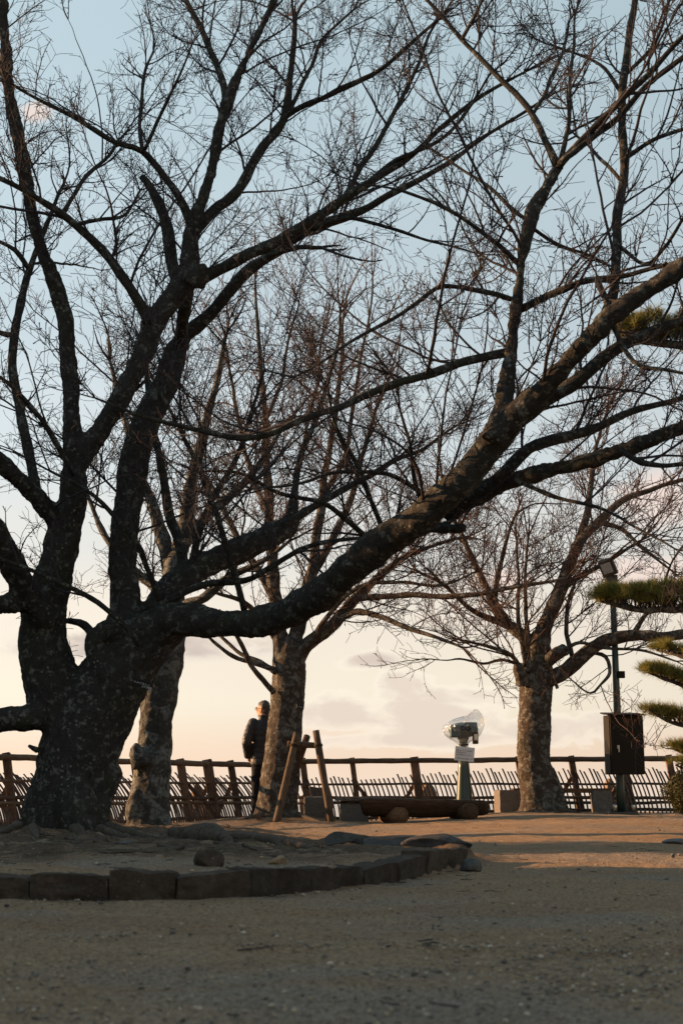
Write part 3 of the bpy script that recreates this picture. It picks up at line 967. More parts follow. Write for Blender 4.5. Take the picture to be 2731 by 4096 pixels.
A_LIMBS = [
    # leaning trunk
    ([(246, 3385, 186), (252, 3320, 168), (268, 3230, 150), (290, 3120, 152), (322, 3000, 160), (368, 2880, 156), (422, 2780, 148), (484, 2680, 142), (548, 2600, 128), (615, 2540, 100), (690, 2495, 74)], (13.0, 13.0), True, 0),
    ([(110, 3345, 48), (170, 3240, 80), (230, 3100, 90)], (12.8, 13.0), True, 0),
    ([(408, 3335, 40), (392, 3220, 58), (390, 3100, 100)], (12.8, 13.0), True, 0),
    ([(330, 3365, 60), (310, 3250, 80), (300, 3150, 80)], (12.55, 12.8), True, 0),
    # great limb sweeping right and towards the viewer
    ([(560, 2550, 98), (700, 2478, 72), (830, 2490, 60), (960, 2496, 58), (1100, 2472, 61), (1250, 2400, 65), (1390, 2288, 67), (1520, 2180, 68), (1670, 2078, 66), (1800, 1965, 62), (1900, 1862, 58), (1990, 1745, 54), (2060, 1660, 48)],
     (13.0, 12.4, 11.3, 10.4, 10.0), True, 0.35),
    # great limb, upright fork
    ([(1965, 1770, 46), (1995, 1690, 40), (2015, 1590, 36), (2036, 1440, 30), (2058, 1270, 25), (2082, 1080, 23), (2098, 960, 26), (2130, 845, 25), (2185, 755, 22), (2228, 665, 20)], (10.0, 10.2), True, 0.7),
    ([(2228, 665, 20), (2185, 570, 16), (2126, 464, 15), (1992, 304, 13), (1849, 152, 11), (1697, -5, 8)], (10.2, 10.6), False, 1.0),
    ([(2228, 670, 19), (2320, 570, 17), (2430, 455, 15), (2530, 350, 14), (2640, 240, 12), (2760, 120, 10)], (10.2, 9.6), False, 1.0),
    ([(2240, 650, 16), (2370, 545, 15), (2470, 470, 14), (2600, 330, 13), (2770, 190, 11)], (10.1, 9.9), False, 1.0),
    ([(2240, 650, 12), (2262, 560, 11), (2280, 470, 11), (2275, 330, 9), (2290, 180, 7), (2300, 60, 5)], (10.2, 10.8), False, 1.0),
    ([(2126, 464, 10), (2190, 350, 8), (2235, 240, 7), (2280, 80, 5)], (10.4, 11.2), False, 1.0),
    ([(1849, 152, 9), (1890, 80, 8), (1935, -10, 6)], (10.5, 10.2), False, 1.0),
    ([(2045, 1408, 22), (1985, 1418, 22), (1885, 1440, 20), (1733, 1488, 19), (1515, 1560, 17), (1306, 1645, 16), (1180, 1700, 15), (1045, 1742, 14), (853, 1736, 12), (662, 1690, 10), (500, 1640, 7), (380, 1590, 5)], (10.2, 9.4, 9.0), False, 0.9),
    ([(2050, 1245, 18), (2100, 1228, 19), (2224, 1170, 17), (2313, 1134, 15), (2385, 1125, 15), (2492, 1107, 12), (2600, 1075, 11), (2760, 1030, 9)], (10.2, 9.3), False, 1.0),
    ([(2385, 1125, 12), (2430, 1230, 13), (2460, 1330, 13), (2510, 1420, 12), (2570, 1470, 10), (2680, 1490, 8), (2770, 1510, 6)], (9.6, 8.9), False, 1.0),
    ([(2070, 1202, 13), (2040, 1193, 14), (1956, 1170, 13), (1777, 1143, 11), (1670, 1214, 10), (1510, 1313, 9), (1331, 1420, 7), (1180, 1500, 5)], (10.2, 9.2), False, 1.0),
    ([(2090, 1070, 12), (2062, 1045, 13), (1992, 973, 12), (1867, 884, 10), (1733, 813, 9), (1581, 759, 6), (1430, 735, 4)], (10.2, 9.5), False, 1.0),
    ([(2120, 885, 10), (2080, 860, 10), (1956, 741, 8), (1822, 661, 6), (1700, 590, 4)], (10.2, 10.9), False, 1.0),
    ([(2105, 895, 9), (2210, 960, 8), (2330, 1010, 7), (2430, 1060, 5)], (10.2, 11.0), False, 1.0),
    # great limb, right continuation
    ([(2000, 1740, 50), (2090, 1640, 47), (2200, 1530, 45), (2300, 1410, 42), (2400, 1310, 41), (2510, 1210, 40), (2630, 1130, 39), (2780, 1040, 37)], (10.1, 9.4, 9.0), True, 0.5),
    ([(2050, 1700, 40), (2180, 1600, 36), (2300, 1530, 32), (2400, 1440, 30), (2520, 1360, 28), (2640, 1310, 25), (2780, 1270, 22)], (10.3, 10.0, 9.9), False, 0.8),
    ([(2405, 1310, 30), (2450, 1170, 25), (2462, 1000, 23), (2480, 800, 22), (2492, 600, 20), (2490, 380, 19), (2515, 160, 17), (2535, -20, 15)], (9.8, 10.6), False, 0.9),
    ([(2490, 640, 12), (2600, 570, 10), (2770, 500, 8)], (10.2, 9.7), False, 1.0),
    ([(2480, 720, 10), (2380, 610, 8), (2300, 540, 6)], (10.2, 10.9), False, 1.0),
    ([(2492, 380, 10), (2400, 270, 8), (2300, 220, 6), (2180, 170, 4)], (10.4, 11.2), False, 1.0),
    ([(2470, 980, 10), (2580, 1060, 9), (2650, 1000, 8), (2770, 830, 6)], (10.0, 9.2), False, 1.0),
    ([(2500, 300, 10), (2610, 180, 8), (2660, 60, 7), (2680, -20, 5)], (10.5, 10.2), False, 1.0),
    # great limb, lower right forks
    ([(1790, 2050, 46), (1880, 1990, 42), (1974, 1945, 38), (2070, 1915, 36), (2162, 1893, 34), (2313, 1857, 33), (2474, 1804, 34), (2599, 1759, 31), (2780, 1690, 28)], (11.2, 10.3, 9.6), True, 0.7),
    ([(1985, 1925, 34), (2060, 1850, 30), (2117, 1797, 27), (2206, 1760, 24), (2358, 1723, 21), (2492, 1661, 18), (2620, 1620, 15), (2780, 1570, 12)], (10.7, 10.9), False, 1.0),
    ([(2480, 1800, 18), (2560, 1850, 14), (2650, 1860, 12), (2780, 1850, 9)], (9.9, 9.5), False, 1.0),
    ([(2060, 1920, 12), (2230, 1990, 10), (2400, 2030, 8), (2560, 2120, 6), (2700, 2200, 4)], (10.5, 9.6), False, 1.0),
    ([(1640, 2120, 30), (1720, 2112, 26), (1790, 2116, 22), (1848, 2112, 24)], (11.4, 11.0), True, 0.3),
    ([(1540, 2140, 14), (1490, 2010, 12), (1438, 1884, 11), (1380, 1780, 10), (1340, 1680, 8), (1310, 1560, 6)], (11.3, 10.6), False, 0.9),
    ([(1690, 2030, 12), (1655, 1900, 10), (1640, 1780, 8), (1600, 1640, 6)], (11.0, 10.5), False, 0.9),
    ([(978, 2440, 16), (930, 2270, 15), (857, 2036, 13), (810, 1910, 12), (768, 1821, 10), (714, 1705, 8), (640, 1560, 6)], (12.4, 11.6), False, 0.9),
    ([(1500, 2180, 14), (1330, 2040, 12), (1150, 1980, 10), (980, 1900, 8), (820, 1890, 6)], (11.5, 10.4), False, 1.0),
    ([(1730, 2000, 13), (1560, 1900, 11), (1380, 1890, 9), (1200, 1930, 7), (1000, 1960, 5)], (11.0, 9.8), False, 1.0),
    # left upright stem
    ([(330, 2960, 110), (260, 2860, 110), (205, 2740, 108), (185, 2620, 100), (172, 2500, 92), (180, 2400, 88), (225, 2290, 74), (258, 2130, 66), (292, 2000, 56), (300, 1880, 50)], (13.0, 12.9, 12.7), True, 0.2),
    ([(300, 1880, 46), (294, 1768, 38), (285, 1600, 36), (275, 1440, 33), (258, 1260, 31), (215, 1120, 30), (179, 1027, 29), (128, 848, 28), (90, 640, 28), (50, 446, 27), (25, 223, 25), (8, -20, 22)], (12.7, 12.0), True, 0.7),
    ([(300, 1890, 46), (357, 1786, 42), (429, 1679, 40), (500, 1571, 42), (560, 1440, 44), (625, 1280, 46), (690, 1190, 46), (760, 1110, 50)], (12.7, 12.4), True, 0.6),
    ([(760, 1120, 46), (762, 1040, 36), (772, 930, 34), (800, 830, 29), (845, 680, 26), (880, 500, 24), (911, 402, 22), (964, 268, 19), (1027, 152, 17), (1105, -15, 14)], (12.4, 12.2), True, 0.8),
    ([(908, 410, 18), (866, 250, 15), (812, 134, 14), (735, -10, 11)], (12.3, 12.8), False, 1.0),
    ([(778, 925, 26), (860, 840, 25), (938, 777, 25), (1027, 635, 22), (1134, 464, 20), (1165, 290, 15), (1183, 71, 11)], (12.4, 12.9), False, 0.9),
    ([(1134, 470, 15), (1200, 430, 14), (1295, 393, 13), (1400, 339, 13), (1510, 277, 11), (1643, 179, 9), (1770, 60, 6)], (12.7, 12.2), False, 1.0),
    ([(1160, 440, 11), (1250, 250, 9), (1300, 150, 7), (1420, 40, 5)], (12.7, 13.2), False, 1.0),
    ([(768, 900, 22), (720, 800, 19), (670, 732, 17), (571, 607, 14), (470, 570, 12), (357, 509, 11), (223, 438, 9), (54, 339, 6)], (12.4, 11.7), False, 1.0),
    ([(571, 607, 10), (560, 500, 9), (575, 340, 8), (610, 200, 5)], (12.0, 12.4), False, 1.0),
    ([(580, 600, 9), (660, 430, 8), (720, 300, 6), (760, 180, 4)], (12.0, 11.6), False, 1.0),
    ([(715, 1130, 32), (690, 1060, 28), (672, 930, 26), (640, 830, 24), (600, 745, 18), (570, 708, 16)], (12.4, 12.6), False, 0.5),
    ([(600, 1290, 28), (540, 1180, 24), (482, 1089, 22), (384, 973, 19), (250, 857, 17), (134, 786, 14), (-20, 695, 11)], (12.4, 11.6), False, 0.9),
    ([(250, 860, 12), (330, 730, 10), (420, 640, 8), (470, 560, 6)], (12.0, 12.6), False, 1.0),
    ([(300, 900, 10), (420, 870, 9), (500, 850, 7), (560, 760, 5)], (12.1, 12.7), False, 1.0),
    # knot and long limbs to the right
    ([(770, 1130, 52), (800, 1085, 40)], (12.3, 12.25), True, 0),
    ([(770, 1130, 34), (850, 1090, 30), (982, 1027, 27), (1116, 964, 25), (1295, 848, 23), (1400, 770, 20), (1490, 720, 17), (1643, 625, 14), (1777, 500, 11), (1930, 380, 9), (2100, 290, 6)], (12.3, 11.4), False, 0.9),
    ([(1295, 850, 15), (1380, 780, 14), (1450, 660, 13), (1530, 540, 12), (1640, 320, 9), (1700, 180, 7), (1760, 60, 5)], (12.0, 12.5), False, 0.9),
    ([(1465, 735, 12), (1580, 640, 10), (1760, 560, 9), (1880, 420, 7), (1960, 300, 5)], (11.9, 11.2), False, 1.0),
    # second upright stem
    ([(480, 2560, 78), (500, 2460, 70), (500, 2393, 62), (491, 2214, 58), (505, 2050, 56), (536, 1857, 60), (585, 1690, 60), (650, 1560, 54), (690, 1450, 48), (715, 1380, 42)], (13.1, 13.4), True, 0.3),
    ([(705, 1420, 40), (741, 1339, 34), (848, 1250, 29), (964, 1116, 27), (1071, 1027, 25), (1250, 911, 23), (1400, 857, 21), (1480, 830, 18), (1600, 759, 15), (1777, 661, 12), (1956, 536, 9), (2160, 400, 6)], (13.4, 12.7), False, 0.9),
    ([(720, 1390, 36), (735, 1300, 30), (742, 1200, 28), (760, 1110, 26)], (13.3, 12.5), False, 0.3),
    ([(1250, 911, 12), (1400, 870, 10), (1560, 920, 8), (1750, 970, 6), (1900, 1010, 4)], (13.0, 12.2), False, 1.0),
    ([(1080, 1020, 10), (1200, 990, 11), (1285, 985, 9)], (13.1, 12.6), False, 0.4),
    # left and low limbs
    ([(190, 2490, 58), (130, 2400, 55), (70, 2300, 52), (10, 2180, 48), (-60, 2060, 44)], (12.8, 12.0), True, 0.6),
    ([(180, 2430, 45), (80, 2412, 42), (-60, 2425, 38)], (12.8, 12.3), True, 0.4),
    ([(260, 2110, 46), (205, 2054, 42), (134, 1973, 40), (54, 1902, 36), (-40, 1810, 32)], (12.8, 12.2), True, 0.6),
    ([(150, 1985, 26), (125, 1850, 24), (95, 1690, 23), (60, 1540, 22), (50, 1400, 21), (85, 1215, 19), (118, 1080, 15), (190, 900, 11), (240, 760, 8)], (12.7, 13.4), False, 0.8),
    ([(118, 1080, 12), (60, 1000, 11), (-30, 950, 9)], (13.2, 13.0), False, 0.8),
    ([(54, 1340, 14), (0, 1330, 12), (-60, 1280, 9)], (13.2, 13.0), False, 0.8),
    ([(300, 1900, 15), (230, 1780, 14), (150, 1650, 12), (40, 1540, 10), (-30, 1490, 8)], (12.3, 11.6), False, 0.9),
    ([(560, 2580, 14), (482, 2491, 13), (357, 2393, 12), (179, 2304, 11), (0, 2232, 9), (-60, 2200, 8)], (12.5, 11.9), False, 0.7),
    ([(420, 2720, 42), (395, 2650, 40), (372, 2580, 40), (400, 2540, 44), (470, 2520, 50)], (12.75, 12.8), True, 0.1),
    ([(395, 2570, 22), (340, 2500, 18), (275, 2478, 14)], (12.9, 13.2), False, 0.3),
    ([(250, 2890, 60), (150, 2865, 54), (70, 2875, 50), (-60, 2885, 48)], (12.9, 12.7), True, 0),
    ([(150, 3000, 14), (120, 2985, 9)], (12.7, 12.6), False, 0),
    # thick grey limb rising behind the great limb
    ([(610, 2470, 62), (700, 2340, 54), (804, 2270, 52), (900, 2225, 52), (982, 2187, 52), (1080, 2140, 46), (1150, 2110, 44)], (13.2, 13.8), True, 0.4),
    ([(1100, 2130, 30), (1160, 2060, 24), (1180, 1950, 18), (1210, 1800, 14), (1290, 1600, 11), (1340, 1420, 8), (1360, 1250, 5)], (13.7, 14.2), False, 0.9),
    ([(1130, 2110, 24), (1230, 2040, 19), (1380, 1960, 15), (1560, 1850, 11), (1700, 1790, 8), (1830, 1700, 5)], (13.7, 13.9), False, 0.9),
    ([(740, 2310, 30), (720, 2196, 26), (685, 2071, 24), (661, 1946, 21), (640, 1820, 18), (600, 1680, 14), (590, 1480, 10), (610, 1300, 6)], (13.4, 14.1), False, 0.8),
    ([(760, 2300, 20), (800, 2120, 17), (870, 1960, 14), (960, 1800, 11), (1010, 1640, 8), (1060, 1480, 5)], (13.4, 13.0), False, 0.9),
    ([(600, 2440, 18), (820, 2340, 16), (1010, 2310, 14), (1210, 2200, 12), (1400, 2150, 9), (1560, 2160, 6)], (12.9, 12.2), False, 0.9),
    ([(640, 2400, 15), (560, 2200, 13), (470, 2080, 12), (390, 2000, 10), (300, 1930, 8), (200, 1880, 6)], (12.6, 12.0), False, 0.9),
]
_rr = random.Random(43)
def surface_roots(n, x0, x1, d0, d1):
    out = []
    for _ in range(n):
        x, d = _rr.uniform(x0, x1), _rr.uniform(d0, d1)
        L = _rr.uniform(120, 420) * _rr.choice((1, 1, -1)); w = _rr.uniform(4, 11)
        dd = _rr.uniform(-0.7, 0.5)
        path = [(x + L * k / 5 + _rr.uniform(-14, 14), 3380, w * (1 - 0.13 * k)) for k in range(6)]
        out.append((path, [d + dd * k / 5 + _rr.uniform(-0.09, 0.09) for k in range(6)], _rr.uniform(-0.1, 0.45)))
    return out
A_ROOTS = surface_roots(16, 150, 1150, 8.0, 12.0) + [
    ([(440, 3345, 26), (540, 3370, 15), (640, 3390, 11), (760, 3395, 11), (880, 3400, 10), (1000, 3410, 9), (1100, 3440, 7)], (12.4, 10.2, 8.9), 0.35),
    ([(400, 3360, 24), (500, 3400, 13), (600, 3420, 9), (720, 3425, 6)], (12.2, 9.6), 0.2),
    ([(130, 3360, 22), (150, 3390, 12), (130, 3415, 8), (170, 3425, 5)], (12.3, 10.2), 0.1),
    ([(300, 3370, 26), (330, 3400, 14), (300, 3425, 9), (360, 3440, 6)], (12.3, 10.0), 0.1),
    ([(80, 3345, 24), (20, 3360, 14), (-60, 3370, 9)], (12.6, 12.0), 0.1),
]
build_tree('cherry_tree', TREE_A, 'huge leaning old cherry tree with one great limb sweeping to the right', 'bare cherry trees in the yard',
           A_LIMBS, M['bark_near'], M['twig_near'], 0.024, 11, [((4, 4, 3), 0.026), ((12, 12, 8), 0.016), ((34, 34, 22), 0.010)], A_ROOTS,
           s0=0.75, s1=0.235, len1=(0.22, 0.95), len2=(0.12, 0.42), n2=4.6, n3=2.2, up=0.03, rmin=0.0022)

B_LIMBS = [
    ([(598, 3330, 96), (604, 3250, 82), (606, 3150, 76), (612, 3050, 74), (622, 2950, 68), (630, 2840, 68), (645, 2720, 70), (672, 2610, 66), (690, 2500, 60), (690, 2380, 52), (700, 2250, 44)], (15.6, 15.8), True, 0),
    ([(545, 3300, 36), (560, 3220, 50), (585, 3130, 50)], (15.5, 15.6), True, 0),
    ([(570, 3060, 40), (552, 3015, 32), (548, 2998, 30)], (15.45, 15.4), True, 0),
    ([(690, 2320, 44), (660, 2180, 34), (620, 2050, 28), (560, 1900, 22), (520, 1750, 17), (480, 1600, 12), (440, 1450, 8)], (15.8, 16.4), False, 0.9),
    ([(700, 2280, 42), (740, 2120, 36), (760, 1960, 30), (800, 1800, 24), (830, 1640, 18), (880, 1500, 13), (900, 1350, 8)], (15.8, 15.2), False, 0.9),
    ([(720, 2200, 30), (830, 2060, 24), (960, 1950, 18), (1060, 1820, 13), (1140, 1700, 8)], (15.8, 16.8), False, 0.9),
    ([(690, 2400, 34), (600, 2330, 26), (480, 2230, 19), (400, 2100, 13), (340, 1960, 8)], (15.8, 16.2), False, 0.9),
    ([(700, 2440, 30), (820, 2390, 24), (930, 2300, 18), (1060, 2240, 12), (1160, 2160, 7)], (15.7, 15.0), False, 0.9),
]
B_ROOTS = [
    ([(690, 3325, 22), (735, 3330, 30), (790, 3312, 38), (845, 3330, 40), (895, 3370, 28), (930, 3395, 12)], (11.2, 10.7, 10.0), 0.6),
    ([(700, 3318, 16), (870, 3312, 18), (980, 3330, 21), (1040, 3355, 17), (1110, 3390, 18), (1180, 3425, 18), (1260, 3440, 12), (1380, 3445, 8)], (11.8, 10.2, 8.2), 0.5),
    ([(940, 3380, 14), (1010, 3400, 12), (1090, 3410, 22), (1140, 3440, 14)], (11.2, 9.4), 0.5),
]
build_tree('cherry_tree', TREE_B, 'upright grey lichen-covered cherry tree just behind the big leaning one', 'bare cherry trees in the yard',
           B_LIMBS, M['bark_mid'], M['twig_near'], 0.026, 23, [((5, 5, 4), 0.030), ((15, 15, 12), 0.016), ((40, 40, 30), 0.007)], B_ROOTS,
           s0=0.6, s1=0.22, len1=(0.25, 1.0), len2=(0.14, 0.45), n2=4.6, n3=2.2, up=0.03, rmin=0.003)

C_LIMBS = [
    ([(1105, 3300, 112), (1108, 3230, 84), (1118, 3130, 78), (1130, 3020, 74), (1138, 2920, 70), (1148, 2820, 68), (1155, 2720, 66), (1158, 2650, 64), (1160, 2590, 50)], (20.6, 20.6), True, 0),
    ([(1130, 2660, 44), (1120, 2560, 38), (1108, 2450, 34), (1095, 2330, 30), (1085, 2180, 26), (1075, 2020, 22), (1068, 1860, 18), (1060, 1680, 15), (1045, 1480, 11), (1030, 1280, 8), (1022, 1120, 5)], (20.6, 20.2), False, 0.8),
    ([(1175, 2660, 44), (1215, 2590, 38), (1280, 2540, 32), (1350, 2480, 28), (1420, 2395, 24), (1500, 2320, 19), (1600, 2240, 14), (1740, 2180, 9), (1860, 2150, 5)], (20.6, 20.0), False, 0.9),
    ([(1160, 2640, 40), (1185, 2540, 34), (1215, 2420, 30), (1245, 2300, 27), (1265, 2150, 23), (1290, 1980, 19), (1310, 1820, 15), (1345, 1640, 12), (1365, 1450, 9), (1370, 1280, 6)], (20.6, 21.2), False, 0.8),
    ([(1245, 2300, 22), (1330, 2160, 18), (1400, 2000, 15), (1450, 1820, 12), (1500, 1650, 9), (1560, 1500, 6)], (21.0, 21.8), False, 0.9),
    ([(1100, 2400, 22), (1030, 2280, 18), (950, 2150, 15), (880, 2010, 12), (800, 1880, 9), (730, 1740, 6)], (20.5, 21.2), False, 0.9),
    ([(1085, 2200, 18), (1150, 2050, 15), (1190, 1880, 12), (1230, 1700, 9), (1270, 1520, 7), (1290, 1330, 5)], (20.4, 19.8), False, 0.9),
    ([(1075, 2060, 16), (1010, 1900, 13), (960, 1720, 10), (930, 1540, 7), (900, 1380, 5)], (20.3, 20.8), False, 0.9),
    ([(1420, 2395, 16), (1520, 2385, 14), (1660, 2382, 13), (1831, 2384, 12), (2020, 2355, 10), (2269, 2313, 6)], (20.1, 18.6), False, 0.9),
    ([(1350, 2480, 15), (1440, 2445, 14), (1540, 2475, 13), (1626, 2509, 11), (1733, 2545, 9), (1850, 2590, 6)], (20.2, 19.0), False, 0.8),
    ([(1230, 2590, 14), (1330, 2440, 12), (1450, 2340, 10), (1600, 2330, 8), (1760, 2340, 6), (1900, 2290, 4)], (20.4, 19.4), False, 0.9),
    ([(1100, 2680, 15), (1050, 2662, 12), (990, 2645, 11), (930, 2622, 10), (870, 2580, 8), (830, 2540, 6)], (20.5, 20.0), False, 0),
    ([(1095, 2770, 14), (1050, 2720, 13), (1010, 2665, 12), (970, 2590, 11), (930, 2520, 9), (880, 2440, 6)], (20.4, 19.6), False, 0),
    ([(1105, 2690, 13), (1040, 2650, 10), (960, 2610, 9), (880, 2540, 8), (820, 2480, 6)], (20.4, 20.9), False, 0),
    ([(1110, 2560, 18), (1040, 2470, 14), (960, 2400, 11), (860, 2370, 8), (760, 2320, 5)], (20.6, 20.0), False, 0.9),
    ([(1290, 1990, 14), (1380, 1820, 11), (1410, 1640, 9), (1440, 1440, 7), (1480, 1250, 5), (1490, 1100, 4)], (21.1, 20.7), False, 0.9),
    ([(1060, 1690, 10), (1120, 1540, 8), (1150, 1380, 6), (1200, 1220, 4)], (20.2, 20.5), False, 0.9),
]
build_tree('cherry_tree', TREE_C, 'cherry tree held by timber props beside the standing person, its lower trunk dappled with lichen', 'bare cherry trees in the yard',
           C_LIMBS, M['bark_far'], M['twig_far'], 0.026, 31, [((5, 5, 4), 0.020), ((18, 18, 14), 0.012), ((45, 45, 38), 0.006)],
           [([(1190, 3270, 16), (1240, 3270, 9), (1310, 3275, 5)], (20.3, 19.8), 0.0), ([(1050, 3280, 16), (990, 3290, 9), (940, 3296, 5)], (20.3, 19.9), 0.0)],
           s0=0.68, s1=0.30, len1=(0.25, 1.05), len2=(0.14, 0.5), n2=4.6, n3=2.0, up=0.035, rmin=0.0035, scale=1.15)

D_LIMBS = [
    ([(2160, 3275, 108), (2158, 3215, 78), (2142, 3120, 68), (2136, 3020, 66), (2136, 2900, 66), (2140, 2800, 66), (2146, 2700, 66), (2150, 2620, 58), (2155, 2560, 44)], (21.4, 21.4), True, 0),
    ([(2240, 3250, 36), (2215, 3180, 40), (2180, 3090, 40)], (21.4, 21.4), True, 0),
    ([(2090, 2740, 30), (2078, 2690, 24), (2074, 2676, 24)], (21.2, 21.1), True, 0.1),
    ([(2155, 2600, 44), (2175, 2510, 36), (2215, 2420, 33), (2250, 2330, 30), (2285, 2240, 27), (2318, 2165, 24), (2400, 2085, 20), (2483, 2005, 16), (2600, 1960, 12), (2790, 1900, 8)], (21.4, 20.8), False, 0.9),
    ([(2318, 2165, 19), (2345, 2050, 16), (2362, 1930, 13), (2380, 1800, 9), (2420, 1660, 6)], (21.2, 21.8), False, 0.9),
    ([(2140, 2600, 36), (2100, 2550, 30), (2037, 2500, 26), (1986, 2442, 23), (1945, 2360, 19), (1905, 2270, 15), (1850, 2150, 11), (1800, 2030, 7)], (21.4, 21.8), False, 0.9),
    ([(2040, 2505, 18), (1950, 2470, 14), (1860, 2420, 11), (1760, 2330, 8), (1660, 2280, 5)], (21.5, 20.8), False, 0.9),
    ([(1975, 2420, 14), (1990, 2300, 12), (2020, 2180, 9), (2060, 2060, 6)], (21.6, 21.2), False, 0.9),
    ([(2190, 2720, 40), (2250, 2690, 34), (2300, 2650, 32), (2355, 2600, 31), (2433, 2560, 30), (2528, 2540, 27), (2640, 2545, 24), (2790, 2530, 20)], (21.3, 20.4), False, 0.7),
    ([(2170, 2660, 36), (2210, 2630, 30), (2258, 2598, 28)], (21.3, 21.0), False, 0.3),
    ([(2258, 2600, 10), (2320, 2570, 8), (2420, 2590, 7), (2560, 2600, 6), (2700, 2645, 4)], (21.0, 20.4), False, 0.8),
    ([(2365, 2610, 10), (2420, 2628, 9), (2437, 2690, 8), (2400, 2740, 6), (2360, 2770, 5), (2290, 2720, 3)], (21.1, 20.8), False, 0.6),
    ([(2110, 2690, 14), (2085, 2560, 11), (2068, 2440, 9), (2072, 2300, 7), (2065, 2160, 5)], (21.2, 21.0), False, 0.7),
    ([(2115, 2680, 12), (2105, 2500, 10), (2098, 2330, 8), (2110, 2150, 5)], (21.2, 20.8), False, 0.7),
    ([(2095, 2700, 13), (2040, 2620, 10), (1960, 2590, 8), (1850, 2560, 5)], (21.2, 20.6), False, 0.7),
    ([(2085, 2660, 9), (2000, 2640, 7), (1930, 2655, 6), (1840, 2635, 5), (1790, 2640, 3), (1720, 2635, 3)], (21.2, 20.9), False, 0.5),
    ([(2240, 2360, 16), (2330, 2300, 12), (2440, 2240, 9), (2560, 2160, 6)], (21.3, 20.6), False, 0.9),
    ([(2400, 2090, 12), (2490, 2120, 9), (2580, 2200, 7), (2700, 2300, 4)], (21.0, 20.4), False, 0.9),
    ([(2530, 2540, 14), (2580, 2460, 10), (2640, 2380, 7), (2680, 2260, 5)], (20.8, 20.4), False, 0.9),
    ([(2290, 2640, 12), (2260, 2500, 10), (2280, 2380, 8), (2330, 2260, 5)], (21.1, 21.6), False, 0.8),
]
build_tree('cherry_tree', TREE_D, 'low-forked cherry tree beside the green telescope and the lamp pole on the right', 'bare cherry trees in the yard',
           D_LIMBS, M['bark_far'], M['twig_far'], 0.026, 47, [((5, 5, 4), 0.022), ((18, 18, 26), 0.012), ((45, 45, 60), 0.006)],
           [([(2230, 3250, 16), (2290, 3246, 9), (2350, 3248, 5)], (21.2, 20.9), 0.0)],
           s0=0.55, s1=0.25, len1=(0.25, 1.0), len2=(0.14, 0.5), n2=4.6, n3=2.0, up=0.03, rmin=0.0033, scale=1.1)

# ------------------------------------------------------------------ fences
def fence_section(name, label, line, rail_top, posts, slat_step, lean, group, slat_tilt, seed, x_from, x_to):
    """line(px) -> depth; everything stands on the ground under that line; lean = outward lean vector per metre of height"""
    rnd = random.Random(seed)
    lean = Vector(lean)
    def at(px):
        d = line(px)
        x = (px - W0 / 2) / F * (d * CP + (0.1 - EYE) * SP)
        return Vector((x, d, gz1(x, d)))
    o0 = at((x_from + x_to) / 2)
    root = empty(name, o0, label, 'fence', group)
    def rail(zf, r, nm, wob=0.12, jitter=0.0):
        pts = []
        n = 14
        for i in range(n + 1):
            px = x_from + (x_to - x_from) * i / n
            b = at(px)
            h = zf(px) - b.z if zf(px) > 0.3 else zf(px)
            p = b + lean * h + Vector((0, 0, h))
            p.z += rnd.uniform(-jitter, jitter)
            pts.append(p)
        q = catmull([tuple(p) for p in pts], 0.12)
        MB().tube(q, r, 9, wob=wob).build(nm, M['rail_wood'], root, True, local=o0)
    rail(rail_top, 0.042, 'top_rail', 0.18, 0.004)
    rail(lambda px: 0.63, 0.018, 'rail', 0.2, 0.006)
    rail(lambda px: 0.415, 0.026, 'rail', 0.25, 0.006)
    rail(lambda px: 0.34, 0.024, 'rail', 0.25, 0.008)
    rail(lambda px: 0.05, 0.026, 'rail', 0.2, 0.006)
    for px, w, kind in posts:
        b = at(px)
        h = rail_top(px) - b.z + 0.055
        top = b + lean * h + Vector((0, 0, h))
        foot = b - Vector((0, 0, 0.05))
        mb = MB().beam(foot + Vector((0, 0.05, 0)), top + Vector((0, 0.05, 0)), w, w * 0.95, up=(0, 1, 0))
        mb.build('post', M['post_wood'], root, bevel=0.008, local=o0)
        if kind:
            s = kind
            a = b + Vector((0.0, 0.12, 0.60)) + lean * 0.6
            e = b + Vector((s * 0.42, 0.35, 0.0))
            MB().beam(a, e, 0.06, 0.06, up=(0, 1, 0)).build('brace', M['post_wood'], root, bevel=0.006, local=o0)
    # bowed slats
    px = x_from
    while px < x_to:
        b = at(px)
        H = 0.66 + (rnd.uniform(0.02, 0.06) if rnd.random() < 0.5 else -0.005)
        bow = rnd.uniform(0.95, 1.05)
        tilt = Vector(slat_tilt) * bow
        pts, n = [], 8
        for i in range(n + 1):
            t = i / n
            p = b + tilt * (0.25 * t + 0.75 * t * t) + Vector((0, -0.055, -0.01 + H * t))
            pts.append(p)
        w, th = rnd.uniform(0.023, 0.029), 0.011
        v, f = [], []
        for i, p in enumerate(pts):
            for dx, dy in ((-w / 2, -th / 2), (w / 2, -th / 2), (w / 2, th / 2), (-w / 2, th / 2)):
                v.append(p + Vector((dx, dy, 0)))
        for i in range(n):
            for j in range(4):
                k = (j + 1) % 4
                f.append((i * 4 + j, i * 4 + k, (i + 1) * 4 + k, (i + 1) * 4 + j))
        f += [(3, 2, 1, 0), tuple(range(n * 4, n * 4 + 4))]
        MB().add(v, f).build('slat', M['slat_wood'], root, local=o0)
        px += slat_step * rnd.uniform(0.82, 1.18)
    return root

def lin(x0, d0, x1, d1):
    return lambda px: d0 + (d1 - d0) * (px - x0) / (x1 - x0)

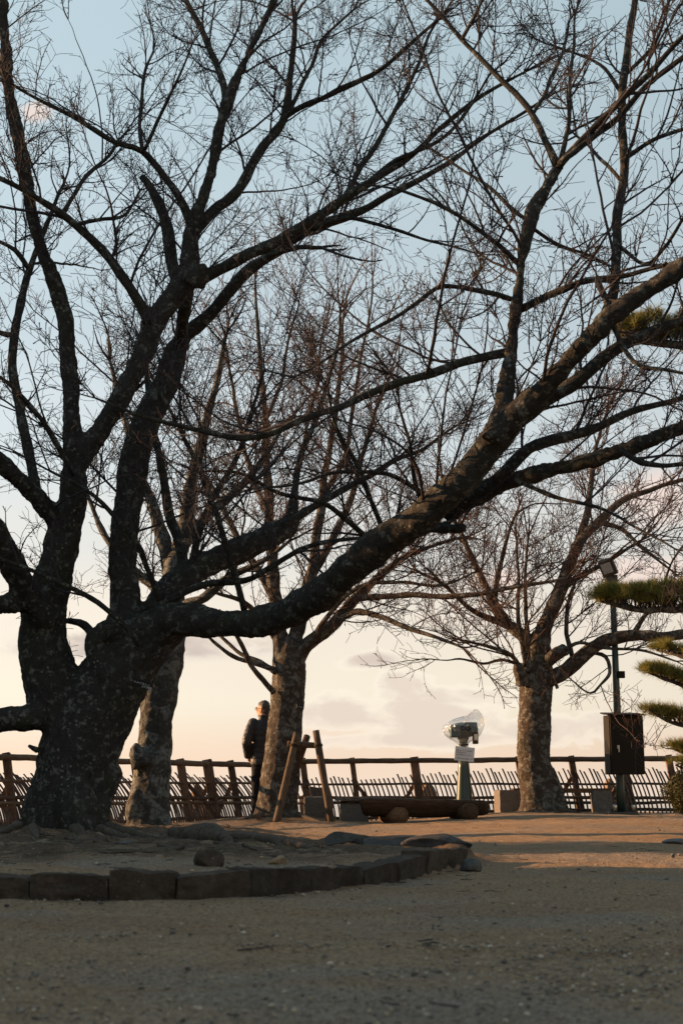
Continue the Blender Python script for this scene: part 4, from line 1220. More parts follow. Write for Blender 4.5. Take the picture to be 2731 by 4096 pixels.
fence_section('bamboo_fence', 'old timber fence with bowed bamboo slats behind the log bench and telescope',
              lin(1190, 23.2, 2750, 22.6), lambda px: 0.985 + 0.035 * (px - 1190) / 1500,
              [(1240, 0.10, 0), (1440, 0.085, 1), (1690, 0.135, -1), (1880, 0.08, 0), (2110, 0.10, 1), (2325, 0.095, -1), (2530, 0.14, -1), (2720, 0.10, 0)],
              17.5, (-0.13, 0.12, 0), 'slatted fences along the edge', (-0.17, 0.14, 0), 5, 1196, 2790)
fence_section('bamboo_fence', 'receding fence with strongly bowed slats behind the left trunks and the standing person',
              lin(-120, 18.0, 1200, 22.6), lambda px: 0.93 - 0.02 * px / 1000,
              [(-60, 0.11, 0), (60, 0.10, -1), (330, 0.10, 1), (575, 0.10, -1), (760, 0.115, 1), (868, 0.14, -1), (962, 0.10, -1), (1085, 0.11, 0)],
              9.8, (-0.20, 0.13, 0), 'slatted fences along the edge', (-0.40, 0.24, 0), 9, -140, 1180)

# ------------------------------------------------------------------ stones
def rock_mesh(name, size, seed, cuts=9, sub=4, rough=0.045):
    rnd = random.Random(seed)
    bm = bmesh.new()
    bmesh.ops.create_icosphere(bm, subdivisions=sub, radius=1.0)
    planes = []
    for _ in range(cuts):
        n = Vector((rnd.gauss(0, 1), rnd.gauss(0, 1), rnd.gauss(0, 0.8))).normalized()
        planes.append((n, rnd.uniform(0.55, 0.85)))
    for v in bm.verts:
        for n, d in planes:
            k = v.co.dot(n) - d
            if k > 0:
                v.co -= n * k
        q = v.co * 1.0
        v.co += v.co.normalized() * (rough * mnoise.noise(q * 2.2 + Vector((seed, 0, 0))) + rough * 0.5 * mnoise.noise(q * 7 + Vector((0, seed, 0))) + rough * 0.25 * mnoise.noise(q * 19))
    for v in bm.verts:
        v.co = Vector((v.co.x * size[0], v.co.y * size[1], v.co.z * size[2]))
    me = bpy.data.meshes.new(name)
    bm.to_mesh(me); bm.free()
    return me

def rock(name, label, px, py, d, size, seed, mat, rot=0.0, sink=0.3, tilt=0.0, group=None, cuts=9, z=None):
    p = P(px, py, d)
    zz = gz1(p.x, p.y) if z is None else z
    me = rock_mesh(name, size, seed, cuts)
    o = link(name, me, mat, None, True)
    me.set_sharp_from_angle(angle=math.radians(34))
    o.location = (p.x, p.y, zz + size[2] * (1 - 2 * sink) * 0.8)
    o.rotation_euler = (tilt, 0, rot)
    tag(o, label, 'rock', group)
    return o

rock('boulder', 'rounded brown cobble sitting just inside the front of the stone edging', 838, 3450, 6.6, (0.072, 0.06, 0.052), 3, M['kerb_rock'], 0.3, 0.18)
rock('boulder', 'pale flat stone lying in the soil near the trunk roots', 510, 3350, 10.2, (0.065, 0.05, 0.02), 4, M['grey_rock'], 0.2, 0.25)
rock('boulder', 'small tan stone half buried left of the brown cobble', 640, 3418, 7.6, (0.036, 0.028, 0.022), 5, M['tan_rock'], 0.1, 0.3)
rock('boulder', 'reddish flat stone behind the middle of the stone edging', 1115, 3455, 6.9, (0.055, 0.04, 0.03), 6, M['tan_rock'], 0.5, 0.3)
rock('boulder', 'rough speckled grey boulder at the left of the back rock row', 1400, 3375, 10.2, (0.19, 0.15, 0.085), 8, M['dark_rock'], 0.4, 0.40, cuts=12)
rock('boulder', 'broad sloping dark slab rock in the middle of the back row', 1630, 3375, 9.95, (0.44, 0.26, 0.08), 12, M['dark_rock'], -0.12, 0.42, 0.10, cuts=14)
rock('boulder', 'wedge shaped dark slab with a flat tilted top near the edging corner', 1770, 3385, 9.35, (0.27, 0.16, 0.065), 15, M['dark_rock'], 0.25, 0.36, 0.06, cuts=12)
rock('boulder', 'pale rounded cobble closing the right end of the stone edging', 1880, 3452, 8.25, (0.066, 0.07, 0.05), 17, M['dark_rock'], 0.3, 0.25)
rock('boulder', 'low grey stone in the lit sand at the right edge', 2712, 3362, 12.3, (0.14, 0.1, 0.035), 19, M['grey_rock'], 0.0, 0.3)
rock('boulder', 'dark fist sized stone standing on the shadow line at right', 2688, 3424, 10.0, (0.018, 0.016, 0.018), 21, M['grey_rock'], 0.2, 0.2)
rock('boulder', 'sunlit orange rock showing through the slats left of the person', 800, 3190, 22.6, (0.20, 0.2, 0.24), 23, M['tan_rock'], 0.0, 0.12)
rock('boulder', 'tall narrow rock just behind the slats above the orange rock', 790, 3140, 23.4, (0.12, 0.14, 0.36), 24, M['tan_rock'], 0.5, 0.1)
rock('boulder', 'lumpy brown rock pile behind the fence post left of the telescope', 1690, 3150, 24.2, (0.26, 0.2, 0.36), 25, M['tan_rock'], 0.0, 0.1)
rock('boulder', 'flat topped rubble block behind the fence beside the prop frame', 1270, 3150, 24.3, (0.30, 0.2, 0.36), 27, M['kerb_rock'], 0.0, 0.1)
rock('boulder', 'leaning rock behind the slats left of the lamp pole', 2440, 3150, 23.6, (0.16, 0.16, 0.33), 29, M['tan_rock'], 0.0, 0.1)

# kerb of cut stones
def kerb():
    tops = [3500, 3500, 3503, 3492, 3480, 3480, 3476, 3470, 3452, 3420, 3384]
    root = empty('stone_kerb', KERB[5], 'curved edging of rough cut brown stones around the tree bed', 'kerb')
    o0 = KERB[5]
    rnd = random.Random(3)
    hs = [0.094, 0.090, 0.096, 0.110, 0.100, 0.108, 0.098, 0.094, 0.108, 0.125]
    for i in range(len(KERB) - 1):
        a, b = Vector(KERB[i]), Vector(KERB[i + 1])
        t = (b - a); L = t.length; t.normalize()
        nrm = Vector((-t.y, t.x, 0))
        h = hs[i]
        gap = 0.004
        nx, ny, nz_ = max(6, int(L / 0.025)), 6, 6
        dep = 0.13 + rnd.uniform(-0.02, 0.03)
        sl = rnd.uniform(-0.012, 0.012)
        bm = bmesh.new()
        bmesh.ops.create_cube(bm, size=1.0)
        bmesh.ops.subdivide_edges(bm, edges=list(bm.edges), cuts=11, use_grid_fill=True)
        sd = rnd.uniform(0, 90)
        yaw = rnd.uniform(-0.05, 0.05)
        for v in bm.verts:
            u, w, k = v.co.x + 0.5, v.co.y + 0.5, v.co.z + 0.5
            # round the corners of the block
            ru = 1 - 0.02 * max(0, abs(v.co.z) * 2 - 0.6) - 0.02 * max(0, abs(v.co.y) * 2 - 0.6)
            x = gap / 2 + (L - gap) * (0.5 + v.co.x * ru)
            y = dep * (w + 0.12 * (k - 0.5) * -1) - 0.03 * dep * max(0, abs(v.co.x) * 2 - 0.75) * (0.5 - w)
            top = h + sl * (u - 0.5) * 2 - 0.005 * max(0, abs(v.co.x) * 2 - 0.8) / 0.2 + 0.006 * mnoise.noise((u * 3, sd, 0))
            z = -0.03 + (top + 0.03) * k
            q = Vector((x * 9, y * 9, z * 9 + sd))
            nn = 0.011 * mnoise.noise(q) + 0.007 * mnoise.noise(q * 2.7) + 0.004 * mnoise.noise(q * 6)
            out = Vector((v.co.x, v.co.y, v.co.z)).normalized()
            p = a + t * (x + out.x * nn * 0.6) + nrm * (y + out.y * nn * 1.6 + yaw * (u - 0.5) * 0.3) + Vector((0, 0, z + out.z * nn * 1.2))
            v.co = p - o0
        me = bpy.data.meshes.new('kerb_stone')
        bm.to_mesh(me); bm.free()
        link('kerb_stone', me, M['kerb_rock'], root, True)
        me.set_sharp_from_angle(angle=math.radians(38))
kerb()

# loose gravel
def gravel():
    rng = np.random.RandomState(4)
    n = 34000
    px = rng.uniform(-150, 2881, n); py = 3262 + (4200 - 3262) * rng.rand(n) ** 0.8
    vx = (px - W0 / 2) / F; vy = (H0 / 2 - py) / F
    dy = CP - vy * SP; dz = SP + vy * CP
    s = (0.0 - EYE) / dz
    X, Y = vx * s, dy * s
    # patches: along the kerb foot and the bluish strip at right
    keep = rng.rand(n)
    kerb_y = np.interp(X, KX, [k.y for k in KERB])
    foot = np.exp(-((Y - kerb_y + 0.12) / 0.13) ** 2) * (X < 0.8)
    strip = np.exp(-((Y - (3.55 + 0.35 * (X - 0.6))) / 0.42) ** 2) * smooth(-0.1, 0.6, X)
    lump = np.array([mnoise.noise((a * 1.5, b * 1.5, 3.3)) for a, b in zip(X.tolist(), Y.tolist())])
    prob = 0.22 + 0.8 * foot + 0.8 * strip + 0.4 * np.clip(lump, 0, 1)
    ok = (keep < prob) & (Y < 23) & (Y > 1.8)
    X, Y = X[ok], Y[ok]
    m = len(X)
    sz = (0.0017 + 0.0060 * rng.rand(m) ** 6) * (0.6 + 0.10 * np.minimum(Y, 14)) 
    # some extra stones gathered along the worn ledge
    k = 420
    xl = rng.uniform(-0.5, 0.85, k); yl = 4.02 + 0.03 * np.sin(xl * 3) + rng.normal(0, 0.018, k)
    X = np.concatenate([X, xl]); Y = np.concatenate([Y, yl]); sz = np.concatenate([sz, rng.uniform(0.0018, 0.0045, k)])
    m = len(X)
    Z = gz(X, Y)
    bm = bmesh.new(); bmesh.ops.create_icosphere(bm, subdivisions=1, radius=1.0)
    bv = np.array([v.co[:] for v in bm.verts]); bf = np.array([[v.index for v in f.verts] for f in bm.faces]); bm.free()
    sh = rng.uniform(0.65, 1.4, (m, 1, 3)) * np.array([1.15, 1.0, 0.62])
    jit = 1 + rng.normal(0, 0.16, (m, len(bv), 1))
    an = rng.rand(m) * 6.28
    v = bv[None] * jit * sh * sz[:, None, None]
    c, s_ = np.cos(an)[:, None], np.sin(an)[:, None]
    vx_, vy_ = v[..., 0] * c - v[..., 1] * s_, v[..., 0] * s_ + v[..., 1] * c
    v = np.stack([vx_ + X[:, None], vy_ + Y[:, None], v[..., 2] + (Z + sz * 0.25)[:, None]], -1).reshape(-1, 3)
    f = (bf[None] + (np.arange(m) * len(bv))[:, None, None]).reshape(-1, 3)
    o = link('gravel', mesh_np('gravel', v, f), M['pebble'])
    o['kind'] = 'stuff'
    tag(o, 'loose grey and brown gravel strewn over the sandy yard', 'gravel')
gravel()

def litter():
    rng = np.random.RandomState(9)
    n = 260
    bed = rng.rand(n) < 0.55
    d = np.where(bed, rng.uniform(6.3, 12, n), rng.uniform(2.6, 20, n))
    x = np.where(bed, rng.uniform(-2.4, 0.7, n), rng.uniform(-0.25, 0.25, n) * d)
    z = gz(x, d) + 0.006
    a = rng.rand(n) * 6.28
    L = rng.uniform(0.02, 0.11, n)
    P0 = np.stack([x, d, z], 1)
    D = np.stack([np.cos(a), np.sin(a), rng.uniform(-0.05, 0.08, n)], 1) * L[:, None]
    mid = P0 + D * 0.5 + rng.normal(0, 0.006, (n, 3)) * np.array([1, 1, 0.4])
    v, f = polytubes(np.stack([P0, mid, P0 + D], 1), np.tile(np.array([0.0026, 0.0022, 0.0014]), (n, 1)), 4)
    o = link('fallen_twigs', mesh_np('fallen_twigs', v, f), M['twig_near'])
    o['kind'] = 'stuff'
    tag(o, 'small fallen twigs scattered over the soil and sand', 'twigs')
litter()

# ------------------------------------------------------------------ log bench
def log_bench():
    d = 20.3
    a, b = P(1442, 3222, d), P(1950, 3232, d + 0.05)
    c = (a + b) / 2
    base = Vector((c.x, c.y, gz1(c.x, c.y)))
    root = empty('log_bench', base, 'dark split log bench resting on two round logs in front of the telescope', 'bench')
    # split log seat: half-round underneath, flat top
    n = 26
    v, f = [], []
    rnd = random.Random(2)
    prof = [(-1, 0.62), (-0.93, 0.92), (-0.4, 1.0), (0.4, 1.0), (0.93, 0.92), (1, 0.62), (0.95, 0.15), (0.75, -0.45), (0.4, -0.85), (0, -1.0), (-0.4, -0.85), (-0.75, -0.45), (-0.95, 0.15)]
    m = len(prof)
    for i in range(n + 1):
        t = i / n
        p = a.lerp(b, t)
        tap = 1 - 0.28 * max(0, t - 0.6) / 0.4
        endr = 1 - 0.22 * max(0, (abs(t - 0.5) * 2 - 0.94)) / 0.06
        for j, (yy, zz) in enumerate(prof):
            k = 1 + 0.07 * mnoise.noise((t * 9, j * 0.7, 1.0)) + 0.04 * mnoise.noise((t * 30, j * 1.9, 4.0))
            zc = 0.145 * zz * k * endr
            if zz > 0:
                zc = 0.115 * zz * 0.75 * (1 + 0.05 * mnoise.noise((t * 14, j, 8.0))) * endr + 0.02
            else:
                zc *= tap
            v.append((p.x + (0.03 * zz if i == 0 else 0) * -1, p.y + yy * 0.19 * endr, p.z + zc))
    for i in range(n):
        for j in range(m):
            q = (j + 1) % m
            f.append((i * m + j, (i + 1) * m + j, (i + 1) * m + q, i * m + q))
    f += [tuple(range(m)), tuple(range((n + 1) * m - 1, n * m - 1, -1))]
    MB().add(v, f).build('seat', M['log_wood'], root, True, local=base)
    for px, r in ((1580, 0.118), (1860, 0.122)):
        e = P(px + 25, 3256, d - 0.24)
        gzz = gz1(e.x, e.y)
        p0 = Vector((e.x, e.y, gzz + r * 0.82)); p1 = Vector((e.x - 0.20, e.y + 0.52, gzz + r * 0.82))
        q = [tuple(p0.lerp(p1, t)) for t in np.linspace(0, 1, 9)]
        MB().tube(q, [r * 0.93] + [r] * 7 + [r * 0.93], 20, wob=0.1).build('log_foot', M['log_cut'], root, True, local=base)
log_bench()

# ------------------------------------------------------------------ stone benches
def granite_block(name, parent, o0, c, s, rot=0.0, mat='granite', jit=0.02):
    bm = bmesh.new(); bmesh.ops.create_cube(bm, size=1.0)
    bmesh.ops.subdivide_edges(bm, edges=list(bm.edges), cuts=9, use_grid_fill=True)
    R = Matrix.Rotation(rot, 3, 'Z')
    for v in bm.verts:
        q = Vector(v.co)
        e = sum(1 for k in q if abs(k) > 0.49)
        if e >= 2:
            q *= 0.985
        p = Vector((q.x * s[0], q.y * s[1], q.z * s[2]))
        nn = Vector(v.co).normalized() * jit * (mnoise.noise(p * 14 + Vector(c)) * 0.6 + mnoise.noise(p * 40) * 0.3)
        v.co = R @ (p + nn) + Vector(c) - Vector(o0)
    me = bpy.data.meshes.new(name); bm.to_mesh(me); bm.free()
    return link(name, me, M[mat], parent, False)

def stone_bench(label, legs, plank, d, mat_plank):
    p = P((legs[0][0] + legs[-1][0]) / 2, 3250, d)
    base = Vector((p.x, p.y, gz1(p.x, p.y)))
    root = empty('stone_bench', base, label, 'bench')
    for px0, w, ytop, dd, dep, rot in legs:
        q = P(px0, ytop, dd)
        g = gz1(q.x, q.y) - 0.05
        wm = w * depth_c(q) / F
        granite_block('stone_leg', root, base, (q.x, q.y + dep / 2, (q.z + g) / 2), (wm, dep, q.z - g), rot)
    if plank:
        x0, x1, y0, y1, dd, dep = plank
        a = P(x0, y0, dd); b = P(x1, y1, dd)
        th = (y1 - y0) * depth_c(a) / F
        n = 3
        for i in range(n):
            yy = a.y + dep * (i + 0.5) / n
            MB().box(((a.x + b.x) / 2, yy, a.z - th / 2), (b.x - a.x, dep / n - 0.012, th), jit=0.003).build('plank', M[mat_plank], root, bevel=0.005, local=base)
            
    return root, base
rt, bs = stone_bench('pale granite bench with a weathered plank seat, partly hidden behind the log bench', [(1416, 110, 3216, 20.9, 0.36, 0.06)], (1338, 1560, 3189, 3203, 20.85, 0.40), 20.9, 'plank_wood')
q = P(1450, 3206, 20.95)
MB().box((q.x, q.y + 0.18, q.z), (0.62, 0.30, 0.05)).build('under_beam', M['plank_wood'], rt, bevel=0.004, local=bs)
stone_bench('speckled square granite block standing behind the timber prop frame', [(1268, 106, 3188, 21.3, 0.34, 0.05)], None, 21.3, 'plank_wood')
stone_bench('granite bench with a brown plank seat running behind the low-forked cherry tree', [(2040, 100, 3160, 21.9, 0.40, 0.12), (2412, 78, 3163, 21.9, 0.40, -0.1)], (2052, 2442, 3153, 3171, 21.95, 0.36), 21.9, 'log_cut')

# ------------------------------------------------------------------ timber props at the middle tree
def prop_frame():
    base = P(1180, 3275, 20.0); base.z = gz1(base.x, base.y)
    root = empty('tree_prop', base, 'weathered timber prop frame of lashed poles leaning around the lichen-dappled cherry trunk', 'tree prop')
    def pole(nm, a, b, r, mat='pole_wood'):
        q = [tuple(a.lerp(b, t)) for t in np.linspace(0, 1, 12)]
        return MB().tube(q, [r * (1.04 - 0.1 * t) for t in np.linspace(0, 1, 12)], 12, wob=0.10).build(nm, M[mat], root, True, local=base)
    def foot(px, py, d):
        p = P(px, py, d); p.z = gz1(p.x, p.y) - 0.06; return p
    a0, a1 = foot(1103, 3290, 19.75), P(1188, 2932, 19.95)
    b0, b1 = foot(1328, 3285, 19.9), P(1263, 2922, 20.0)
    pole('pole', a0, a1, 0.052)
    pole('pole', b0, b1, 0.050)
    c0, c1 = P(1150, 2976, 20.08), P(1268, 2982, 20.12)
    pole('crossbar', c0, c1, 0.044)
    d0, d1 = foot(1120, 3255, 21.1), P(1228, 2945, 20.25)
    pole('pole', d0, d1, 0.05, 'post_wood')
    for pa, pb, at_y in ((a0, a1, 0.86), (b0, b1, 0.84)):
        c = pa.lerp(pb, at_y)
        ax = (pb - pa).normalized()
        u = ax.cross(Vector((0, 1, 0))).normalized(); w = ax.cross(u)
        mb = MB()
        for k in range(3):
            ring = [tuple(c + ax * (0.012 * (k - 1)) + (u * math.cos(t) + w * math.sin(t)) * 0.056) for t in np.linspace(0, 2 * math.pi, 15)]
            mb.tube(ring, 0.006, 5)
        mb.build('lashing', M['rope'], root, True, local=base)
    # short ground stakes
    for px, py, d in ((1035, 3282, 19.9), (1310, 3280, 20.0)):
        f0 = foot(px, py, d)
        MB().beam(f0, f0 + Vector((0.0, 0, 0.13)), 0.07, 0.05, up=(0, 1, 0)).build('stake', M['post_wood'], root, bevel=0.006, local=base)
prop_frame()

# ------------------------------------------------------------------ text helper
def text_mesh(body, size, extrude=0.0008, align='LEFT'):
    cu = bpy.data.curves.new('text', 'FONT')
    cu.body = body; cu.size = size; cu.extrude = extrude; cu.align_x = align; cu.resolution_u = 2
    o = bpy.data.objects.new('text_work', cu); COL.objects.link(o)
    dg = bpy.context.evaluated_depsgraph_get()
    me = bpy.data.meshes.new_from_object(o.evaluated_get(dg))
    bpy.data.objects.remove(o)
    return me

def plate(name, label, p, w, h, rot, text, tsize, mat_p, mat_t, cat='sign'):
    o = MB().box((0, 0, 0), (w, 0.006, h)).build(name, M[mat_p], None, bevel=0.0015)
    o.location = p; o.rotation_euler = rot
    tag(o, label, cat)
    for i, (ln, dx, dz) in enumerate(text):
        me = text_mesh(ln, tsize)
        me.transform(Matrix.Rotation(math.pi / 2, 4, 'X'))
        me.transform(Matrix.Translation((dx, -0.0045, dz)))
        link('lettering', me, M[mat_t], o)
    return o
p = P(565, 2735, 12.28)
plate('name_plate', 'small black name plate on the huge leaning trunk', p, 0.15, 0.07, (0.25, 0.25, 0.25), [('ソメイヨシノ', -0.068, -0.004), ('(バラ科)', 0.012, -0.026)], 0.024, 'sign_black', 'sign_white')
p = P(1201, 2828, 20.29)
plate('name_plate', 'small black name plate on the trunk above the prop frame', p, 0.115, 0.06, (0.0, 0.15, 0.45), [('ソメイヨシノ', -0.052, -0.006)], 0.0175, 'sign_black', 'sign_white')
p = P(2222, 2738, 20.98)
plate('name_plate', 'dark tag hanging under the right limb of the low-forked cherry', p, 0.05, 0.13, (0.0, -0.35, 0.2), [], 0.02, 'sign_black', 'sign_white')

# ------------------------------------------------------------------ telescope under a plastic bag
def lathe(prof, n=28):
    v, f = [], []
    for r, z in prof:
        for j in range(n):
            a = 2 * math.pi * j / n
            v.append((r * math.cos(a), r * math.sin(a), z))
    m = len(prof)
    for i in range(m - 1):
        for j in range(n):
            k = (j + 1) % n
            f.append((i * n + j, i * n + k, (i + 1) * n + k, (i + 1) * n + j))
    f += [tuple(range(n - 1, -1, -1)), tuple(range((m - 1) * n, m * n))]
    return v, f

def telescope():
    d = 21.3
    q = P(1857, 3260, d)
    base = Vector((q.x, q.y, gz1(q.x, q.y)))
    px = d * CP / F          # metres per photograph pixel there
    px = depth_c(q) / F
    root = empty('coin_telescope', base, 'green coin operated viewing telescope on a conical pedestal', 'telescope')
    zt = P(1857, 3042, d).z - base.z
    zb = 0.0
    rb, rt_ = 38 * px, 21 * px
    v, f = lathe([(rb * 1.1, -0.03), (rb * 1.1, 0.02), (rb, 0.03)] + [(rb + (rt_ - rb) * t, 0.03 + (zt - 0.03) * t) for t in np.linspace(0.1, 1, 8)] + [(rt_ * 0.8, zt + 0.01), (rt_ * 0.55, zt + 0.03), (rt_ * 0.55, zt + 0.24)])
    MB().add(v, f).build('pedestal', M['metal_green'], root, True)
    hz = P(1857, 2920, d).z - base.z
    h = MB()
    cx = (1858 - 1857) * px
    # body: rounded housing wider than deep
    body = MB()
    body.sphere((cx, 0, hz), (0.225, 0.16, 0.115), 24, 14)
    body.box((cx + 0.10, -0.02, hz + 0.03), (0.20, 0.22, 0.16))
    body.box((cx - 0.13, -0.03, hz - 0.02), (0.14, 0.26, 0.18))
    me = remesh(body.mesh('housing'), 0.012, 4)
    link('housing', me, M['metal_teal'], root, True)
    for s in (-0.045, 0.045):
        v, f = lathe([(0.042, 0), (0.046, 0.02), (0.040, 0.06), (0.030, 0.07), (0.028, 0.05)], 18)
        mb = MB().add([(x + s + cx + 0.01, -0.13 - z, y + hz + 0.02) for x, y, z in v], f)
        mb.build('eyepiece', M['metal_dark'], root, True)
    MB().box((cx + 0.17, -0.05, hz - 0.12), (0.075, 0.15, 0.17)).build('coin_box', M['log_wood'], root, bevel=0.008)
    MB().box((cx + 0.17, -0.129, hz - 0.11), (0.05, 0.006, 0.09)).build('coin_plate', M['chrome'], root, bevel=0.002)
    v, f = lathe([(rt_ * 0.7, hz - 0.20), (rt_ * 0.9, hz - 0.16), (0.09, hz - 0.11)], 20)
    MB().add(v, f).build('neck', M['metal_teal'], root, True)
    # bag
    bag = bpy.data.objects.new('plastic_bag', None); 
    rng = random.Random(5)
    rings = [(-0.255, 0.075), (-0.235, 0.060), (-0.21, 0.055), (-0.18, 0.085), (-0.13, 0.16), (-0.07, 0.225), (0.0, 0.262), (0.06, 0.262), (0.11, 0.235), (0.145, 0.185), (0.17, 0.13), (0.19, 0.07), (0.197, 0.01)]
    nn = 56
    vv, ff = [], []
    for i, (z, r) in enumerate(rings):
        for j in range(nn):
            a = 2 * math.pi * j / nn
            fold = 1 + (0.10 * math.sin(a * 9 + i * 0.25) + 0.06 * math.sin(a * 17 + 2)) * max(0.15, 1 - abs(i - 2.5) / 6)
            k = fold * (1 + 0.10 * mnoise.noise((math.cos(a) * 2.2, math.sin(a) * 2.2, z * 9)))
            x, y = r * 1.03 * math.cos(a) * k, r * 0.78 * math.sin(a) * k
            zz = z + 0.02 * mnoise.noise((math.cos(a) * 3, math.sin(a) * 3, z * 7 + 9))
            # blown corner to the upper right
            up = max(0, (z - 0.02) / 0.17)
            wr = max(0, math.cos(a - 0.1)) ** 2
            x += 0.10 * up * wr + 0.05 * up * up
            zz += 0.10 * up * wr
            # left lobe hangs low
            wl = max(0, math.cos(a - math.pi)) ** 3
            x -= 0.03 * wl * (1 if z < 0.1 else 0)
            vv.append((x, y, zz))
    m = len(rings)
    for i in range(m - 1):
        for j in range(nn):
            k = (j + 1) % nn
            ff.append((i * nn + j, i * nn + k, (i + 1) * nn + k, (i + 1) * nn + j))
    ff.append(tuple(range((m - 1) * nn, m * nn)))
    b = MB().add(vv, ff).build('plastic_bag', M['bag'], None, True)
    b.location = (base.x + cx, base.y, base.z + hz)
    tag(b, 'crumpled clear plastic bag tied over the telescope head', 'plastic bag')
    tie = [(0.063 * math.cos(t), 0.055 * math.sin(t), -0.215) for t in np.linspace(0, 2 * math.pi, 25)]
    tm = MB().tube(tie, 0.012, 6)
    tm.tube([(0.0, -0.06, -0.215), (0.01, -0.075, -0.24), (0.0, -0.07, -0.28)], 0.005, 5)
    tm.tube([(0.02, -0.06, -0.215), (0.045, -0.075, -0.235), (0.05, -0.07, -0.275)], 0.005, 5)
    tm.build('tie', M['sign_black'], b, True)
    # notice
    c = P(1857, 3016, d - 0.17)
    o = plate('paper_notice', 'white printed notice sheet hanging below the tied bag', c, 0.285, 0.205, (0.06, 0.10, 0.0),
              [('新型コロナウイルス感染症', -0.128, 0.040), ('拡大防止のため、', -0.120, 0.010), ('当面の使用を中止します。', -0.122, -0.022), ('ご理解ご協力をお願いします', -0.118, -0.075)], 0.0195, 'paper', 'ink', 'notice')
telescope()

# ------------------------------------------------------------------ lamp pole and cabinet
def lamp():
    d = 21.0
    q = P(2482, 3246, d)
    base = Vector((q.x, q.y, gz1(q.x, q.y)))
    px = depth_c(q) / F
    root = empty('lamp_pole', base, 'dark green floodlight pole beside the pine at the right', 'lamp pole')
    top = P(2455, 2335, d).z - base.z
    v, f = lathe([(0.062, 0.02), (0.060, 0.35), (0.056, 1.4), (0.049, top * 0.6), (0.045, top)], 20)
    MB().add(v, f).build('pole', M['metal_green'], root, True)
    MB().box((0, 0, 0.008), (0.42, 0.36, 0.05)).build('base_plate', M['metal_dark'], root, bevel=0.004)
    for sx in (-1, 1):
        MB().add([(sx * 0.05, -0.012, 0.03), (sx * 0.17, -0.012, 0.03), (sx * 0.05, -0.012, 0.19), (sx * 0.05, 0.012, 0.03), (sx * 0.17, 0.012, 0.03), (sx * 0.05, 0.012, 0.19)],
                 [(0, 1, 2), (5, 4, 3), (0, 3, 4, 1), (1, 4, 5, 2), (2, 5, 3, 0)]).build('gusset', M['metal_dark'], root)
    for sx in (-0.11, 0.15):
        v, f = lathe([(0.030, 0.03), (0.030, 0.12), (0.024, 0.135)], 14)
        MB().add([(x + sx, y - 0.14, z) for x, y, z in v], f).build('bolt_cap', M['chrome'], root, True)
    # floodlight
    fz = top + 0.10
    R = Matrix.Rotation(math.radians(-16), 3, 'Y') @ Matrix.Rotation(math.radians(-24), 3, 'Z') @ Matrix.Rotation(math.radians(20), 3, 'X')
    c = Vector((-0.075, -0.10, fz + 0.13))
    fl = MB().box(c, (0.23, 0.10, 0.25), R).build('floodlight', M['metal_dark'], root, bevel=0.012)
    MB().box(c + R @ Vector((-0.01, -0.052, 0.005)), (0.15, 0.008, 0.16), R).build('lens', M['glass_lens'], fl)
    MB().box((-0.02, 0.0, fz - 0.05), (0.17, 0.13, 0.15)).build('bracket_box', M['metal_dark'], root, bevel=0.006)
    for sx in (-0.10, 0.065):
        MB().box((sx, -0.03, fz - 0.09), (0.012, 0.05, 0.24)).build('bracket_arm', M['metal_dark'], root)
    zz = P(2480, 2700, d).z - base.z
    MB().box((0.065, -0.06, zz), (0.10, 0.09, 0.10)).build('junction_box', M['cabinet_paint'], root, bevel=0.006)
    # cabinet
    cq = P(2497, 3098, d - 0.22)
    w, h, dep = 140 * px, 232 * px, 0.24
    cb = empty('control_cabinet', (cq.x, cq.y, cq.z), 'dark brown steel control cabinet mounted on the floodlight pole', 'cabinet', None, math.radians(9))
    MB().box((0, 0.0, h / 2), (w, dep, h)).build('body', M['cabinet_paint'], cb, bevel=0.006)
    MB().box((0.008, -dep / 2 - 0.010, h / 2 - 0.004), (w - 0.012, 0.018, h - 0.02)).build('door', M['cabinet_paint'], cb, bevel=0.004)
    R2 = Matrix.Rotation(0.12, 3, 'X')
    MB().box((0, -0.005, h + 0.024), (w + 0.06, dep + 0.09, 0.022), R2).build('roof', M['cabinet_paint'], cb, bevel=0.004)
    hm = MB().box((-w / 2 + 0.115, -dep / 2 - 0.026, h * 0.46), (0.03, 0.015, 0.05))
    hm.box((-w / 2 + 0.12, -dep / 2 - 0.042, h * 0.43), (0.016, 0.012, 0.10))
    hm.build('handle', M['chrome'], cb, bevel=0.003)
    for zz in (0.12, 0.82):
        MB().box((0, dep / 2 + 0.035, h * zz), (0.18, 0.07, 0.04)).build('mounting_bracket', M['metal_dark'], cb)
lamp()

